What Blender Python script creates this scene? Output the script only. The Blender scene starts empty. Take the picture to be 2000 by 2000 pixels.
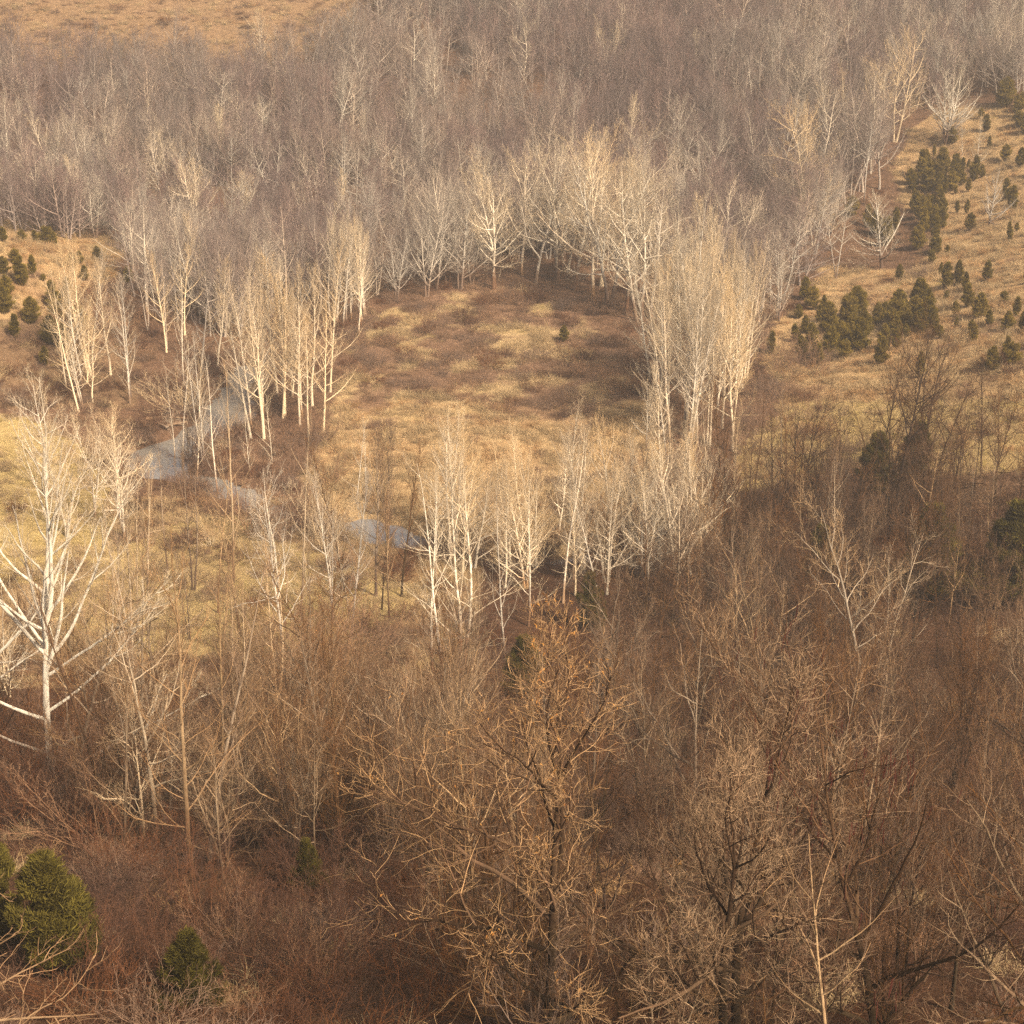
import bpy, math, random
import numpy as np
from math import radians, tan, sin, cos, atan, pi

# ---------------------------------------------------------------- camera, sky, sun, exposure
S = bpy.context.scene
CAMZ, PITCH, FOV = 85.0, 22.0, 30.0
cd = bpy.data.cameras.new("Camera"); cam = bpy.data.objects.new("Camera", cd)
S.collection.objects.link(cam)
cam.location = (0, 0, CAMZ); cam.rotation_euler = (radians(90 - PITCH), 0, 0)
cd.sensor_fit = 'HORIZONTAL'; cd.angle = radians(FOV); cd.clip_start = 0.5; cd.clip_end = 4000
S.camera = cam
SUN_EL, SUN_AZ = 43.0, 140.0          # azimuth clockwise from +Y (the view direction): the sun is to the right
W = bpy.data.worlds.new("World"); S.world = W; W.use_nodes = True
nt = W.node_tree; bg = nt.nodes["Background"]
sky = nt.nodes.new("ShaderNodeTexSky"); sky.sky_type = 'NISHITA'; sky.sun_disc = False
sky.sun_elevation = radians(SUN_EL); sky.sun_rotation = radians(SUN_AZ)
sky.air_density = 1.0; sky.dust_density = 9.0; sky.ozone_density = 0.6
nt.links.new(sky.outputs[0], bg.inputs[0]); bg.inputs[1].default_value = 0.085
sd = bpy.data.lights.new("Sun", 'SUN'); sun = bpy.data.objects.new("Sun", sd); S.collection.objects.link(sun)
sd.energy = 4.2; sd.angle = radians(6.0); sd.color = (1.0, 0.885, 0.715)
sun.rotation_euler = (radians(90 - SUN_EL), 0, radians(180 - SUN_AZ))
S.view_settings.view_transform = 'Standard'; S.view_settings.look = 'None'
S.view_settings.exposure = 1.18; S.view_settings.gamma = 1.0
cy = S.cycles
cy.max_bounces = 4; cy.diffuse_bounces = 2; cy.glossy_bounces = 2; cy.transmission_bounces = 2
cy.volume_bounces = 0; cy.use_denoising = False; cy.denoiser = 'OPENIMAGEDENOISE'; cy.denoising_input_passes = 'RGB_ALBEDO_NORMAL'; cy.denoising_prefilter = 'ACCURATE'
HAZE = 0.00035

# ---------------------------------------------------------------- photo <-> world helpers (positions measured on the ground)
F = 966 / tan(radians(FOV / 2)); CP, SP_ = cos(radians(PITCH)), sin(radians(PITCH))
rng = np.random.default_rng(7)

def proj(p):
    p = np.asarray(p, float); x = p[..., 0]; y = p[..., 1]; z = p[..., 2] - CAMZ
    d = y * CP - z * SP_; up = y * SP_ + z * CP
    d = np.where(d < 1, 1, d)
    return 966 + F * x / d, 966 - F * up / d, d

def sp(x, w): return w * np.logaddexp(0, x / w)
def sstep(a, b, x):
    t = np.clip((x - a) / (b - a), 0, 1); return t * t * (3 - 2 * t)

def ray(u, v):
    a = (np.asarray(u, float) - 966) / F; b = -(np.asarray(v, float) - 966) / F
    return a, CP + b * SP_, -SP_ + b * CP

def on_plane(u, v, z):
    dx, dy, dz = ray(u, v); t = (z - CAMZ) / dz
    return dx * t, dy * t

_vn_cache = {}
def vnoise(x, y, scale, seed=0):
    g = _vn_cache.get(seed)
    if g is None: g = _vn_cache[seed] = np.random.default_rng(1000 + seed).random((256, 256))
    x = np.asarray(x) / scale + 1000.3; y = np.asarray(y) / scale + 1000.7
    xi = np.floor(x).astype(int); yi = np.floor(y).astype(int); fx = x - xi; fy = y - yi
    fx = fx * fx * (3 - 2 * fx); fy = fy * fy * (3 - 2 * fy)
    a = g[xi & 255, yi & 255]; b = g[(xi + 1) & 255, yi & 255]; c = g[xi & 255, (yi + 1) & 255]; d = g[(xi + 1) & 255, (yi + 1) & 255]
    return (a * (1 - fx) + b * fx) * (1 - fy) + (c * (1 - fx) + d * fx) * fy
def fbm(x, y, scale, seed=0, o=4):
    s = 0; a = .5; t = 0
    for i in range(o):
        s = s + a * vnoise(x, y, scale / 2 ** i, seed + i); t += a; a *= .55
    return s / t

WATER_Z = -0.55
CREEK = [(462, 690, 1.6), (452, 730, 2.4), (434, 778, 3.6), (380, 818, 2.8), (325, 852, 3.8), (296, 878, 4.0), (322, 902, 1.8), (395, 913, 1.7), (445, 938, 2.3), (490, 960, 1.8),
         (560, 980, .3), (600, 986, .2), (655, 994, .8), (715, 1006, 3.0), (790, 1030, 2.2), (900, 1058, .9), (1020, 1068, .8), (1130, 1054, .8)]
def _creek():
    pts = []
    for u, v, w in CREEK:
        x, y = on_plane(u, v, WATER_Z); pts.append((float(x), float(y), w))
    pts = np.array(pts); out = []
    n = len(pts)
    for i in range(n - 1):
        p0, p1, p2, p3 = pts[max(i - 1, 0)], pts[i], pts[i + 1], pts[min(i + 2, n - 1)]
        for t in np.linspace(0, 1, 10, endpoint=False):
            out.append(.5 * ((2 * p1) + (-p0 + p2) * t + (2 * p0 - 5 * p1 + 4 * p2 - p3) * t * t + (-p0 + 3 * p1 - 3 * p2 + p3) * t ** 3))
    return np.array(out)
CRK = _creek()

def creek_d(x, y):                    # signed distance to the water's edge (negative inside)
    x = np.asarray(x, float); y = np.asarray(y, float); sh = x.shape
    x = x.ravel(); y = y.ravel(); out = np.full(x.shape, 99.0)
    m = (x > CRK[:, 0].min() - 14) & (x < CRK[:, 0].max() + 14) & (y > CRK[:, 1].min() - 14) & (y < CRK[:, 1].max() + 14)
    if m.any():
        xx = x[m]; yy = y[m]; best = np.full(xx.shape, 99.0)
        for i in range(len(CRK)):
            best = np.minimum(best, np.hypot(xx - CRK[i, 0], yy - CRK[i, 1]) - CRK[i, 2])
        best = best + (vnoise(xx, yy, 3.2, 77) - .5) * 2.2 + (vnoise(xx, yy, 1.1, 78) - .5) * .7
        out[m] = best
    return out.reshape(sh)

def ground(x, y):
    x = np.asarray(x, float); y = np.asarray(y, float)
    z = .36 * sp(165 - y, 11) + .25 * sp(y - 348, 12) - .21 * sp(y - 640, 40)
    x0 = 32 + (y - 230) * .30
    z = z + 14 * sstep(0, 62, x - x0 + 6) * sstep(135, 235, y) + .10 * sp(x - x0 - 45, 8) * sstep(135, 235, y)
    z = z + 17 * np.exp(-((x + 96) / 30) ** 2 - ((y - 278) / 42) ** 2)
    z = z + 10 * sstep(20, 90, -x - 40) * sstep(170, 90, y)
    z = z + (fbm(x, y, 26, 3) - .5) * 2.2 + (fbm(x, y, 5, 9, 3) - .5) * .5
    d = creek_d(x, y)
    bank = WATER_Z - .5 + sstep(-1.2, 3.2, d) * 0
    k = sstep(-.9, 1.1, d)
    return np.where(d < 1.2, np.minimum(z, 99) * k + bank * (1 - k), z)

def hit(u, v):
    u = np.atleast_1d(np.asarray(u, float)); v = np.atleast_1d(np.asarray(v, float))
    dx, dy, dz = ray(u, v)
    t = np.full(u.shape, 30.0); done = np.zeros(u.shape, bool)
    for _ in range(700):
        h = CAMZ + dz * t - ground(dx * t, dy * t)
        done |= h <= 0
        if done.all(): break
        t = np.where(done, t, t + np.maximum(.4, h * .5))
    lo = t - 3; hi = t
    for _ in range(22):
        m = (lo + hi) / 2; h = CAMZ + dz * m - ground(dx * m, dy * m)
        hi = np.where(h <= 0, m, hi); lo = np.where(h <= 0, lo, m)
    return np.stack([dx * hi, dy * hi, ground(dx * hi, dy * hi)], -1)

def height_to(p, vtop):               # the height in metres that carries a thing at ground point p up to photo row vtop
    lo, hi = 0.2, 60.0
    for _ in range(40):
        m = (lo + hi) / 2
        v = proj(np.array([p[0], p[1], p[2] + m]))[1]
        if v > vtop: lo = m
        else: hi = m
    return lo

def inpoly(u, v, poly):
    u = np.asarray(u); v = np.asarray(v); c = np.zeros(u.shape, bool); n = len(poly); j = n - 1
    for i in range(n):
        xi, yi = poly[i]; xj, yj = poly[j]
        cond = ((yi > v) != (yj > v)) & (u < (xj - xi) * (v - yi) / (yj - yi + 1e-9) + xi)
        c ^= cond; j = i
    return c

# ---------------------------------------------------------------- land cover, as seen on the plan
MEADOW = [(690, 600), (760, 565), (900, 548), (1040, 545), (1120, 600), (1190, 650), (1215, 720), (1240, 800), (1260, 880), (1200, 960), (1120, 1040),
          (900, 1045), (780, 1010), (640, 960), (560, 900), (600, 820), (640, 760), (660, 680)]
YELLOW_L = [(-200, 770), (60, 790), (170, 850), (215, 930), (200, 1010), (120, 1080), (-200, 1130)]
OLIVE = [(200, 1010), (420, 975), (640, 1040), (790, 1110), (760, 1180), (640, 1225), (480, 1260), (380, 1230), (180, 1260), (100, 1160), (110, 1080)]
YELLOW_R = [(1390, 840), (1500, 760), (1660, 745), (1790, 760), (2100, 760), (2100, 880), (1800, 900), (1600, 880), (1480, 930), (1400, 920)]
RSLOPE = [(1480, 800), (1455, 700), (1460, 610), (1540, 560), (1560, 510), (1740, 500), (1770, 430), (1700, 380), (1690, 300), (1710, 240), (1780, 215), (1960, 190), (2200, 150), (2200, 800)]
KNOLL = [(-200, 400), (60, 415), (190, 440), (260, 480), (180, 540), (90, 560), (60, 640), (-200, 700)]
FIELD = [(-300, -400), (620, -400), (730, 10), (690, 80), (580, 125), (440, 160), (330, 140), (200, 150), (60, 130), (-300, 140)]

def cover(x, y, z):
    """weights: straw, yellow, russet, litter, orange"""
    u, v, d = proj(np.stack([x, y, z], -1))
    nx = (fbm(x, y, 14, 21) - .5) * 90; ny = (fbm(x, y, 14, 31) - .5) * 60
    near = np.clip(220 / d, .4, 2)
    uu = u + nx * near; vv = v + ny * near
    n1 = fbm(x, y, 9, 41); n2 = fbm(x, y, 22, 51); n3 = fbm(x, y, 4, 61)
    w = np.zeros(x.shape + (6,)); w[..., 3] = .45; w[..., 5] = .55
    def put(mask, vals):
        if len(vals) == 5: vals = (*vals, 0)
        w[mask] = np.stack([np.broadcast_to(q, x.shape) for q in vals], -1)[mask]
    pm = sstep(.42, .55, fbm(x, y, 6, 71) * .75 + n2 * .25)
    pr = sstep(.50, .62, n1 * .7 + n2 * .3)          # russet patches
    py = sstep(.50, .66, n2 * .6 + n3 * .4)
    put((v > 960) & (d < 260), (.012, .0, .5 * pr + .25, .75, .008))
    put((y < 260) & (v < 1300) & (v > 940) & (u < 900), (.35, .2 * py, .25 * pr, .1, .1, .4 * pr + .15))
    put(inpoly(uu, vv, MEADOW), (.6 * (1 - pm) + .25 * (v > 770), .25 * py * (1 - pm), .22 * pm * (v < 790), 0, .2 * (v > 760), 1.3 * pm * (v < 790) + .3 * pr * (v >= 790)))
    put(inpoly(uu, vv, YELLOW_L), (.3, .9, 0, 0, 0, .15 * pr))
    put(inpoly(uu, vv, OLIVE), (.4, .55, .2 * pr, 0, 0, .4 * pr))
    put(inpoly(uu, vv, RSLOPE), (.75, .30 * py, 0, 0, .4, .45 * pr))
    put(inpoly(uu, vv, YELLOW_R), (.5, .75, .25 * pr, 0, .1))
    put(inpoly(uu, vv, KNOLL), (.45, .1 * py, 0, .05, .35, .6 * pr))
    put((u < 260) & (v > 600) & (v < 770) & (d > 150), (.15, .05, .35, .1, 0, .6))
    put(inpoly(uu, vv, FIELD) & (y > 380), (.3, 0, 0, .25, .12, .45 + .4 * pr))
    put((u > 150) & (u < 800) & (v > 1640) & (d < 140), (.05, .02 * py, .85, .3, .02))
    w /= w.sum(-1, keepdims=True) + 1e-6
    return w

# ---------------------------------------------------------------- node helpers and materials
class NT:
    def __init__(s, name):
        s.m = bpy.data.materials.new(name); s.m.use_nodes = True; s.t = s.m.node_tree
        s.t.nodes.clear(); s.out = s.t.nodes.new("ShaderNodeOutputMaterial")
    def n(s, kind, **kw):
        x = s.t.nodes.new("ShaderNode" + kind)
        for k, v in kw.items(): setattr(x, k, v)
        return x
    def l(s, a, b): s.t.links.new(a, b)
    def attr(s, name):
        a = s.n("Attribute"); a.attribute_name = name; return a
    def mix(s, fac, a, b, mode='MIX'):
        x = s.n("Mix", data_type='RGBA', blend_type=mode)
        for sock, val in ((x.inputs[0], fac), (x.inputs[6], a), (x.inputs[7], b)):
            if hasattr(val, "is_linked") or hasattr(val, "links"): s.l(val, sock)
            elif isinstance(val, (int, float)): sock.default_value = val
            else: sock.default_value = (*val, 1)
        return x.outputs[2]
    def math(s, op, a, b=0.0, c=None, clamp=False):
        x = s.n("Math", operation=op, use_clamp=clamp)
        for sock, val in zip(x.inputs, (a, b, c)):
            if val is None: continue
            if hasattr(val, "links"): s.l(val, sock)
            else: sock.default_value = val
        return x.outputs[0]
    def mapr(s, val, a, b, c, d):
        x = s.n("MapRange"); s.l(val, x.inputs[0])
        for i, q in enumerate((a, b, c, d)): x.inputs[i + 1].default_value = q
        return x.outputs[0]
    def noise(s, vec, scale, detail=3, rough=.55):
        x = s.n("TexNoise"); x.inputs["Scale"].default_value = scale; x.inputs["Detail"].default_value = detail; x.inputs["Roughness"].default_value = rough
        if vec is not None: s.l(vec, x.inputs["Vector"])
        return x.outputs[0]
    def diffuse(s, col, rough=.5, normal=None):
        b = s.n("BsdfDiffuse"); s.l(col, b.inputs[0]); b.inputs[1].default_value = rough
        if normal is not None: s.l(normal, b.inputs["Normal"])
        s.l(b.outputs[0], s.out.inputs[0]); return b

def bark(name, limb, twig, base=None, patch=None, var=.22, base_h=3.0):
    """limbs by thickness of the wood, tone per branch, a little per tree; lower trunk rougher and darker bark where the kind has it"""
    q = NT(name); th = q.attr("thick").outputs[2]; tone = q.attr("tone").outputs[2]
    c = q.mix(th, twig, limb)
    tc = q.n("TexCoord").outputs["Object"]
    if patch:
        mp = q.n("Mapping"); q.l(tc, mp.inputs[0]); mp.inputs["Scale"].default_value = (1, 1, .45)
        nz = q.noise(mp.outputs[0], 2.6, 4, .65)
        f = q.math('MULTIPLY', q.mapr(nz, .50, .62, 0, 1), th)
        c = q.mix(f, c, patch)
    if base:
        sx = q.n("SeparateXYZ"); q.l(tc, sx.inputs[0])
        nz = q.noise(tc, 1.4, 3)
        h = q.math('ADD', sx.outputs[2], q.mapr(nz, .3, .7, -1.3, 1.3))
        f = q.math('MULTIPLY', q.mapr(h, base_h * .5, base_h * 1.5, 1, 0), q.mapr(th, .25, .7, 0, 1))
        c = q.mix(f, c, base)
    oi = q.n("ObjectInfo").outputs["Random"]
    hv = q.n("HueSaturation"); q.l(c, hv.inputs["Color"])
    v = q.math('MULTIPLY', q.mapr(tone, 0, 1, 1 - var, 1 + var), q.mapr(oi, 0, 1, .76, 1.22))
    q.l(v, hv.inputs["Value"])
    q.l(q.mapr(oi, 0, 1, .85, 1.15), hv.inputs["Saturation"])
    q.diffuse(hv.outputs[0], .7); return q.m

M = {}
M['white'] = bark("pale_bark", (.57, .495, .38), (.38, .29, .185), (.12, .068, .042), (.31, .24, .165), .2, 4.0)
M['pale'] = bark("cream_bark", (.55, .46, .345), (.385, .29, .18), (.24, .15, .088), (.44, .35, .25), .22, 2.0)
M['herotwig'] = bark("tan_twig_bark", (.17, .11, .065), (.235, .152, .088), (.06, .034, .02), None, .6, 6.0)
M['tan'] = bark("tan_bark", (.52, .41, .275), (.39, .275, .155), None, None, .25)
M['greypale'] = bark("grey_cream_bark", (.47, .40, .31), (.29, .23, .17), (.17, .11, .075), None, .22)
M['grey'] = bark("grey_bark", (.34, .27, .205), (.146, .103, .084), None, None, .3)
M['mauve'] = bark("mauve_bark", (.25, .19, .152), (.122, .080, .070), None, None, .3)
M['brown'] = bark("brown_bark", (.074, .040, .021), (.106, .053, .026), (.034, .022, .012), (.052, .029, .016), .7, 6.0)
M['warm'] = bark("warm_bark", (.24, .165, .098), (.15, .085, .045), (.09, .053, .031), (.12, .076, .044), .65, 5.0)
M['pole'] = bark("pole_bark", (.37, .28, .185), (.215, .142, .083), (.15, .095, .057), None, .4, 4.0)
M['dark'] = bark("dark_bark", (.050, .028, .017), (.082, .046, .026), None, None, .35)
M['russet'] = bark("russet_stems", (.078, .037, .021), (.082, .038, .0215), None, None, .45)
M['shrub'] = bark("shrub_stems", (.19, .118, .074), (.15, .088, .055), None, None, .5)

def leaf_mat(name, a, b, c=None):
    q = NT(name); tone = q.attr("tone").outputs[2]
    col = q.mix(tone, a, b)
    oi = q.n("ObjectInfo").outputs["Random"]
    if c: col = q.mix(q.mapr(oi, .3, 1, 0, 1), col, q.mix(tone, c, b))
    hv = q.n("HueSaturation"); q.l(col, hv.inputs["Color"]); q.l(q.mapr(oi, 0, 1, .78, 1.2), hv.inputs["Value"])
    d = q.n("BsdfDiffuse"); q.l(hv.outputs[0], d.inputs[0]); t = q.n("BsdfTranslucent"); q.l(hv.outputs[0], t.inputs[0])
    mx = q.n("MixShader"); mx.inputs[0].default_value = .25; q.l(d.outputs[0], mx.inputs[1]); q.l(t.outputs[0], mx.inputs[2])
    q.l(mx.outputs[0], q.out.inputs[0]); return q.m
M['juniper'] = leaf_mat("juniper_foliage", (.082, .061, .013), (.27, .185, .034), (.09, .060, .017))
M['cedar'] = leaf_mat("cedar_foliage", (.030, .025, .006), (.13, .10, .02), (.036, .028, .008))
M['straw'] = leaf_mat("straw_grass", (.265, .175, .085), (.42, .30, .16))
M['yellow'] = leaf_mat("yellow_grass", (.265, .185, .062), (.42, .31, .12))
M['orange'] = leaf_mat("orange_grass", (.26, .14, .06), (.39, .24, .11))
M['rust'] = leaf_mat("rust_grass", (.072, .036, .020), (.175, .097, .054))
M['heath'] = leaf_mat("heath_grass", (.150, .082, .046), (.30, .185, .105))
M['leaf'] = leaf_mat("dry_leaves", (.22, .085, .022), (.42, .21, .06))
M['litter'] = leaf_mat("leaf_litter", (.055, .025, .013), (.14, .07, .038))

# ---------------------------------------------------------------- mesh builders
def mesh_from(name, V, loops, sizes, attrs, smooth=True):
    me = bpy.data.meshes.new(name)
    me.vertices.add(len(V)); me.vertices.foreach_set("co", np.asarray(V, np.float32).ravel())
    me.loops.add(len(loops)); me.loops.foreach_set("vertex_index", np.asarray(loops, np.int32))
    st = np.zeros(len(sizes), np.int32); st[1:] = np.cumsum(sizes)[:-1]
    me.polygons.add(len(sizes)); me.polygons.foreach_set("loop_start", st)
    me.polygons.foreach_set("use_smooth", np.full(len(sizes), smooth))
    for k, a in attrs.items():
        at = me.attributes.new(k, 'FLOAT', 'POINT'); at.data.foreach_set("value", np.asarray(a, np.float32))
    me.update(calc_edges=True); me.validate()
    return me

def tube_arrays(P, R, sides, tone, thr):
    n, k, _ = P.shape
    T = np.gradient(P, axis=1); T /= np.linalg.norm(T, axis=2, keepdims=True) + 1e-9
    ref = np.where(np.abs(T[:, :1, 2:3]) > .9, np.array([1., 0, 0]), np.array([0, 0, 1.]))
    A = np.cross(T, ref); A /= np.linalg.norm(A, axis=2, keepdims=True) + 1e-9
    B = np.cross(T, A)
    an = np.arange(sides) * 2 * pi / sides
    V = P[:, :, None] + R[:, :, None, None] * (A[:, :, None] * np.cos(an)[:, None] + B[:, :, None] * np.sin(an)[:, None])
    idx = np.arange(n * k * sides).reshape(n, k, sides)
    a = idx[:, :-1]; b = np.roll(a, -1, 2); c = np.roll(idx[:, 1:], -1, 2); d = idx[:, 1:]
    Q = np.stack([a, b, c, d], -1).reshape(-1, 4)
    tn = np.repeat(tone, k * sides); tk = np.repeat(np.clip(R / thr, 0, 1).ravel(), sides)
    return V.reshape(-1, 3), Q, tn, tk

def tubes_mesh(name, parts):
    Vs, Qs, tn, tk, o = [], [], [], [], 0
    for V, Q, a, b in parts:
        Vs.append(V); Qs.append(Q + o); tn.append(a); tk.append(b); o += len(V)
    Q = np.concatenate(Qs)
    return mesh_from(name, np.concatenate(Vs), Q.ravel(), np.full(len(Q), 4), {"tone": np.concatenate(tn), "thick": np.concatenate(tk)})

def norm(a): return a / (np.linalg.norm(a, axis=-1, keepdims=True) + 1e-9)

def grow_lines(r, start, d, L, k, wig, trop, target=None):
    """polylines from start along d, bending up by trop (or towards the vector target) and wandering by wig"""
    n = len(L); P = np.zeros((n, k, 3)); P[:, 0] = start; d = norm(d); seg = L / (k - 1)
    up = np.array([0, 0, 1.]) if target is None else target
    for i in range(1, k):
        d = norm(d + r.normal(0, wig, (n, 3)) + up * (trop / (k - 1)))
        P[:, i] = P[:, i - 1] + d * seg[:, None]
    return P

def children(r, P, R, L, sp_):
    """one more level of branches along every line of P"""
    n, k, _ = P.shape
    cnt = np.maximum(1, np.round(sp_['n'] * (L / L.mean() if sp_.get('byl') else np.ones(n)) * r.uniform(.75, 1.25, n))).astype(int)
    pi_ = np.repeat(np.arange(n), cnt); m = len(pi_)
    off = np.concatenate([[0], np.cumsum(cnt)[:-1]]); j = np.arange(m) - off[pi_]
    t0, t1 = sp_['t']; t = t0 + (t1 - t0) * ((j + r.uniform(0, 1, m)) / cnt[pi_])
    if 'tp' in sp_: t = t0 + (t1 - t0) * ((t - t0) / (t1 - t0)) ** sp_['tp']
    f = t * (k - 1); i0 = np.clip(f.astype(int), 0, k - 2); fr = (f - i0)[:, None]
    S0 = P[pi_, i0] * (1 - fr) + P[pi_, i0 + 1] * fr
    T = norm(P[pi_, i0 + 1] - P[pi_, i0]); Rp = R[pi_, i0] * (1 - fr[:, 0]) + R[pi_, i0 + 1] * fr[:, 0]
    ref = np.where(np.abs(T[:, 2:3]) > .9, np.array([1., 0, 0]), np.array([0, 0, 1.]))
    A = norm(np.cross(T, ref)); B = np.cross(T, A)
    ph = j * 2.39996 + np.repeat(r.uniform(0, 6.28, n), cnt) + r.normal(0, .5, m)
    a0, a1 = sp_['ang']; ang = np.radians(a0 + (a1 - a0) * (t - t0) / (t1 - t0) + r.normal(0, sp_.get('asd', 7), m))
    d = T * np.cos(ang)[:, None] + (A * np.cos(ph)[:, None] + B * np.sin(ph)[:, None]) * np.sin(ang)[:, None]
    l0, l1 = sp_['len']; tt = (t - t0) / (t1 - t0)
    shape = l0 + (l1 - l0) * tt
    if sp_.get('oval'): shape = shape * (.35 + .65 * np.sin(pi * np.clip(.12 + .8 * tt, 0, 1)))
    Lc = L[pi_] * shape * r.uniform(.6, 1.2, m)
    Lc = np.maximum(Lc, sp_.get('min', .15))
    rc = np.minimum(Rp * .8, Lc * sp_['rl']); rc = np.maximum(rc, sp_['rmin'])
    kk = sp_['k']; Pc = grow_lines(r, S0, d, Lc, kk, sp_.get('wig', .12), sp_.get('trop', .5))
    Rc = rc[:, None] * (1 - np.linspace(0, 1, kk) * .78)[None]; Rc = np.maximum(Rc, sp_['rmin'] * .55)
    return Pc, Rc, Lc

def build_tree(seed, H, r0, levels, stems=1, lean=.05, spread=.1, trunk_levels=1, thr=.05, wig0=.03, kseg=14, tw=.92, extra=None):
    """-> (trunk mesh, crown mesh); crown None if there are no finer levels"""
    r = np.random.default_rng(seed)
    ph = np.arange(stems) * 2 * pi / stems + r.uniform(0, 6, 1)
    spd = np.full(stems, spread if stems > 1 else 0.) * r.uniform(.6, 1.3, stems)
    d = np.stack([np.cos(ph) * spd + r.normal(0, lean, stems), np.sin(ph) * spd + r.normal(0, lean, stems), np.ones(stems)], -1)
    base = np.stack([np.cos(ph), np.sin(ph), np.zeros(stems)], -1) * (r0 * .8 if stems > 1 else 0.); base[:, 2] = -.5
    L = H * np.ones(stems) * (r.uniform(.82, 1.02, stems) if stems > 1 else 1.)
    P = grow_lines(r, base, d, L, kseg, wig0, .12)
    s = np.linspace(0, 1, kseg); R = r0 * (1 - tw * s ** .85)[None] * np.ones((stems, 1)); R[:, 0] *= 1.35
    trunk = [tube_arrays(P, R, 7, r.uniform(.3, .7, stems), thr)]; crown = []
    if extra:
        for (e_t, e_d, e_l, e_r, e_b) in extra:           # named limbs: (place along the stem, direction, length, radius, upward bend)
            f = e_t * (kseg - 1); i = int(f); p = P[0, i] * (1 - f + i) + P[0, i + 1] * (f - i)
            Pe = grow_lines(r, p[None], np.array([e_d], float), np.array([e_l]), kseg, .05, e_b)
            Re = e_r * (1 - .9 * s ** .9)[None]
            trunk.append(tube_arrays(Pe, Re, 6, r.uniform(.4, .7, 1), thr))
            P = np.concatenate([P, Pe]); R = np.concatenate([R, Re]); L = np.concatenate([L, [e_l]])
    ALL = []
    for li, spx in enumerate(levels):
        if li == 0 and extra: spx = dict(spx, byl=True)
        P, R, L = children(r, P, R, L, spx)
        arr = tube_arrays(P, R, spx.get('s', 3), r.uniform(0, 1, len(L)), thr)
        (trunk if li < trunk_levels else crown).append(arr)
        ALL.append(P)
    tm = tubes_mesh("trunk", trunk); cm = tubes_mesh("crown", crown) if crown else None
    return tm, cm, ALL

def lv(n, t, ang, len_, rl, rmin, k=4, **kw): return dict(n=n, t=t, ang=ang, len=len_, rl=rl, rmin=rmin, k=k, **kw)

PROTO = {}
def add_proto(kind, H, *meshes): PROTO.setdefault(kind, []).append((H, meshes))

# slim straight trees with upswept twigs (the pale clumps)
for s in range(6):
    H = 18
    t, c, _ = build_tree(100 + s, H, .19, [lv(34, (.2, .985), (62, 24), (.32, .12), .0125, .015, 8, s=4, trop=.8, wig=.09, asd=11, tp=.8),
                                        lv(9, (.15, 1), (40, 28), (.36, .22), .010, .009, 4, trop=.4, wig=.11),
                                        lv(5, (.1, 1), (38, 28), (.5, .3), .009, .007, 3, trop=.4, wig=.11, min=.35)], wig0=.03, stems=1 + (s in (3, 5)), spread=.05, tw=.9)
    add_proto('slim', H, t, c)
# white wands: bright stems with a few long rising side limbs and little twig
for s in range(4):
    H = 18
    t, c, _ = build_tree(150 + s, H, .135, [lv(19, (.10, .95), (56, 24), (.30, .12), .009, .011, 8, s=4, trop=.6, wig=.11, asd=12),
                                        lv(6, (.15, 1), (40, 28), (.36, .22), .010, .010, 5, trop=.4, wig=.10),
                                        lv(3, (.1, 1), (38, 28), (.5, .35), .009, .007, 3, trop=.4, wig=.10, min=.35)], wig0=.03, stems=1 + (s == 3), spread=.06, tw=.88)
    add_proto('wand', H, t, c)
# forked sycamores with strong pale limbs
for s in range(5):
    H = 20
    t, c, _ = build_tree(200 + s, H, .25, [lv(18, (.2, .9), (60, 36), (.46, .26), .0145, .026, 10, s=5, trop=.75, wig=.11, asd=13),
                                        lv(11, (.15, 1), (48, 32), (.42, .22), .0125, .013, 7, trop=.45, wig=.12),
                                        lv(6, (.12, 1), (46, 32), (.42, .3), .012, .009, 5, trop=.35, wig=.13),
                                        lv(3, (.1, 1), (42, 30), (.5, .4), .010, .0065, 3, trop=.35, wig=.1, min=.25)],
                         trunk_levels=2, wig0=.055, stems=2 if s in (1, 3) else 1, spread=.16)
    add_proto('sycamore', H, t, c)
# open-grown trees with level side limbs (lone trees on the right-hand slope)
for s in range(2):
    H = 14
    t, c, _ = build_tree(260 + s, H, .30, [lv(28, (.12, .97), (72, 26), (.60, .12), .019, .035, 8, s=5, trop=.55, wig=.06),
                                        lv(11, (.2, 1), (46, 28), (.36, .16), .015, .015, 5, trop=.5, wig=.09),
                                        lv(5, (.1, 1), (42, 28), (.45, .3), .012, .009, 3, trop=.4, wig=.1, min=.25)], trunk_levels=1, wig0=.02, stems=1 + 2 * s, spread=.12)
    add_proto('open', H, t, c)
# grey forest trees: clear stem, rounded top
for s in range(6):
    H = 17
    t, c, _ = build_tree(300 + s, H, .15, [lv(14, (.40, .90), (62, 42), (.36, .24), .013, .020, 7, s=4, trop=.45, wig=.13, asd=12),
                                        lv(8, (.2, 1), (46, 30), (.42, .24), .011, .010, 4, trop=.3, wig=.13),
                                        lv(5, (.1, 1), (44, 30), (.5, .34), .010, .0075, 3, trop=.3, wig=.13, min=.3),
                                        lv(1.5, (.2, 1), (40, 30), (.55, .45), .010, .006, 3, trop=.3, wig=.1, min=.25)], wig0=.04, trunk_levels=1, stems=1 + (s in (2, 5)), spread=.1, tw=.85)
    add_proto('forest', H, t, c)
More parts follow.
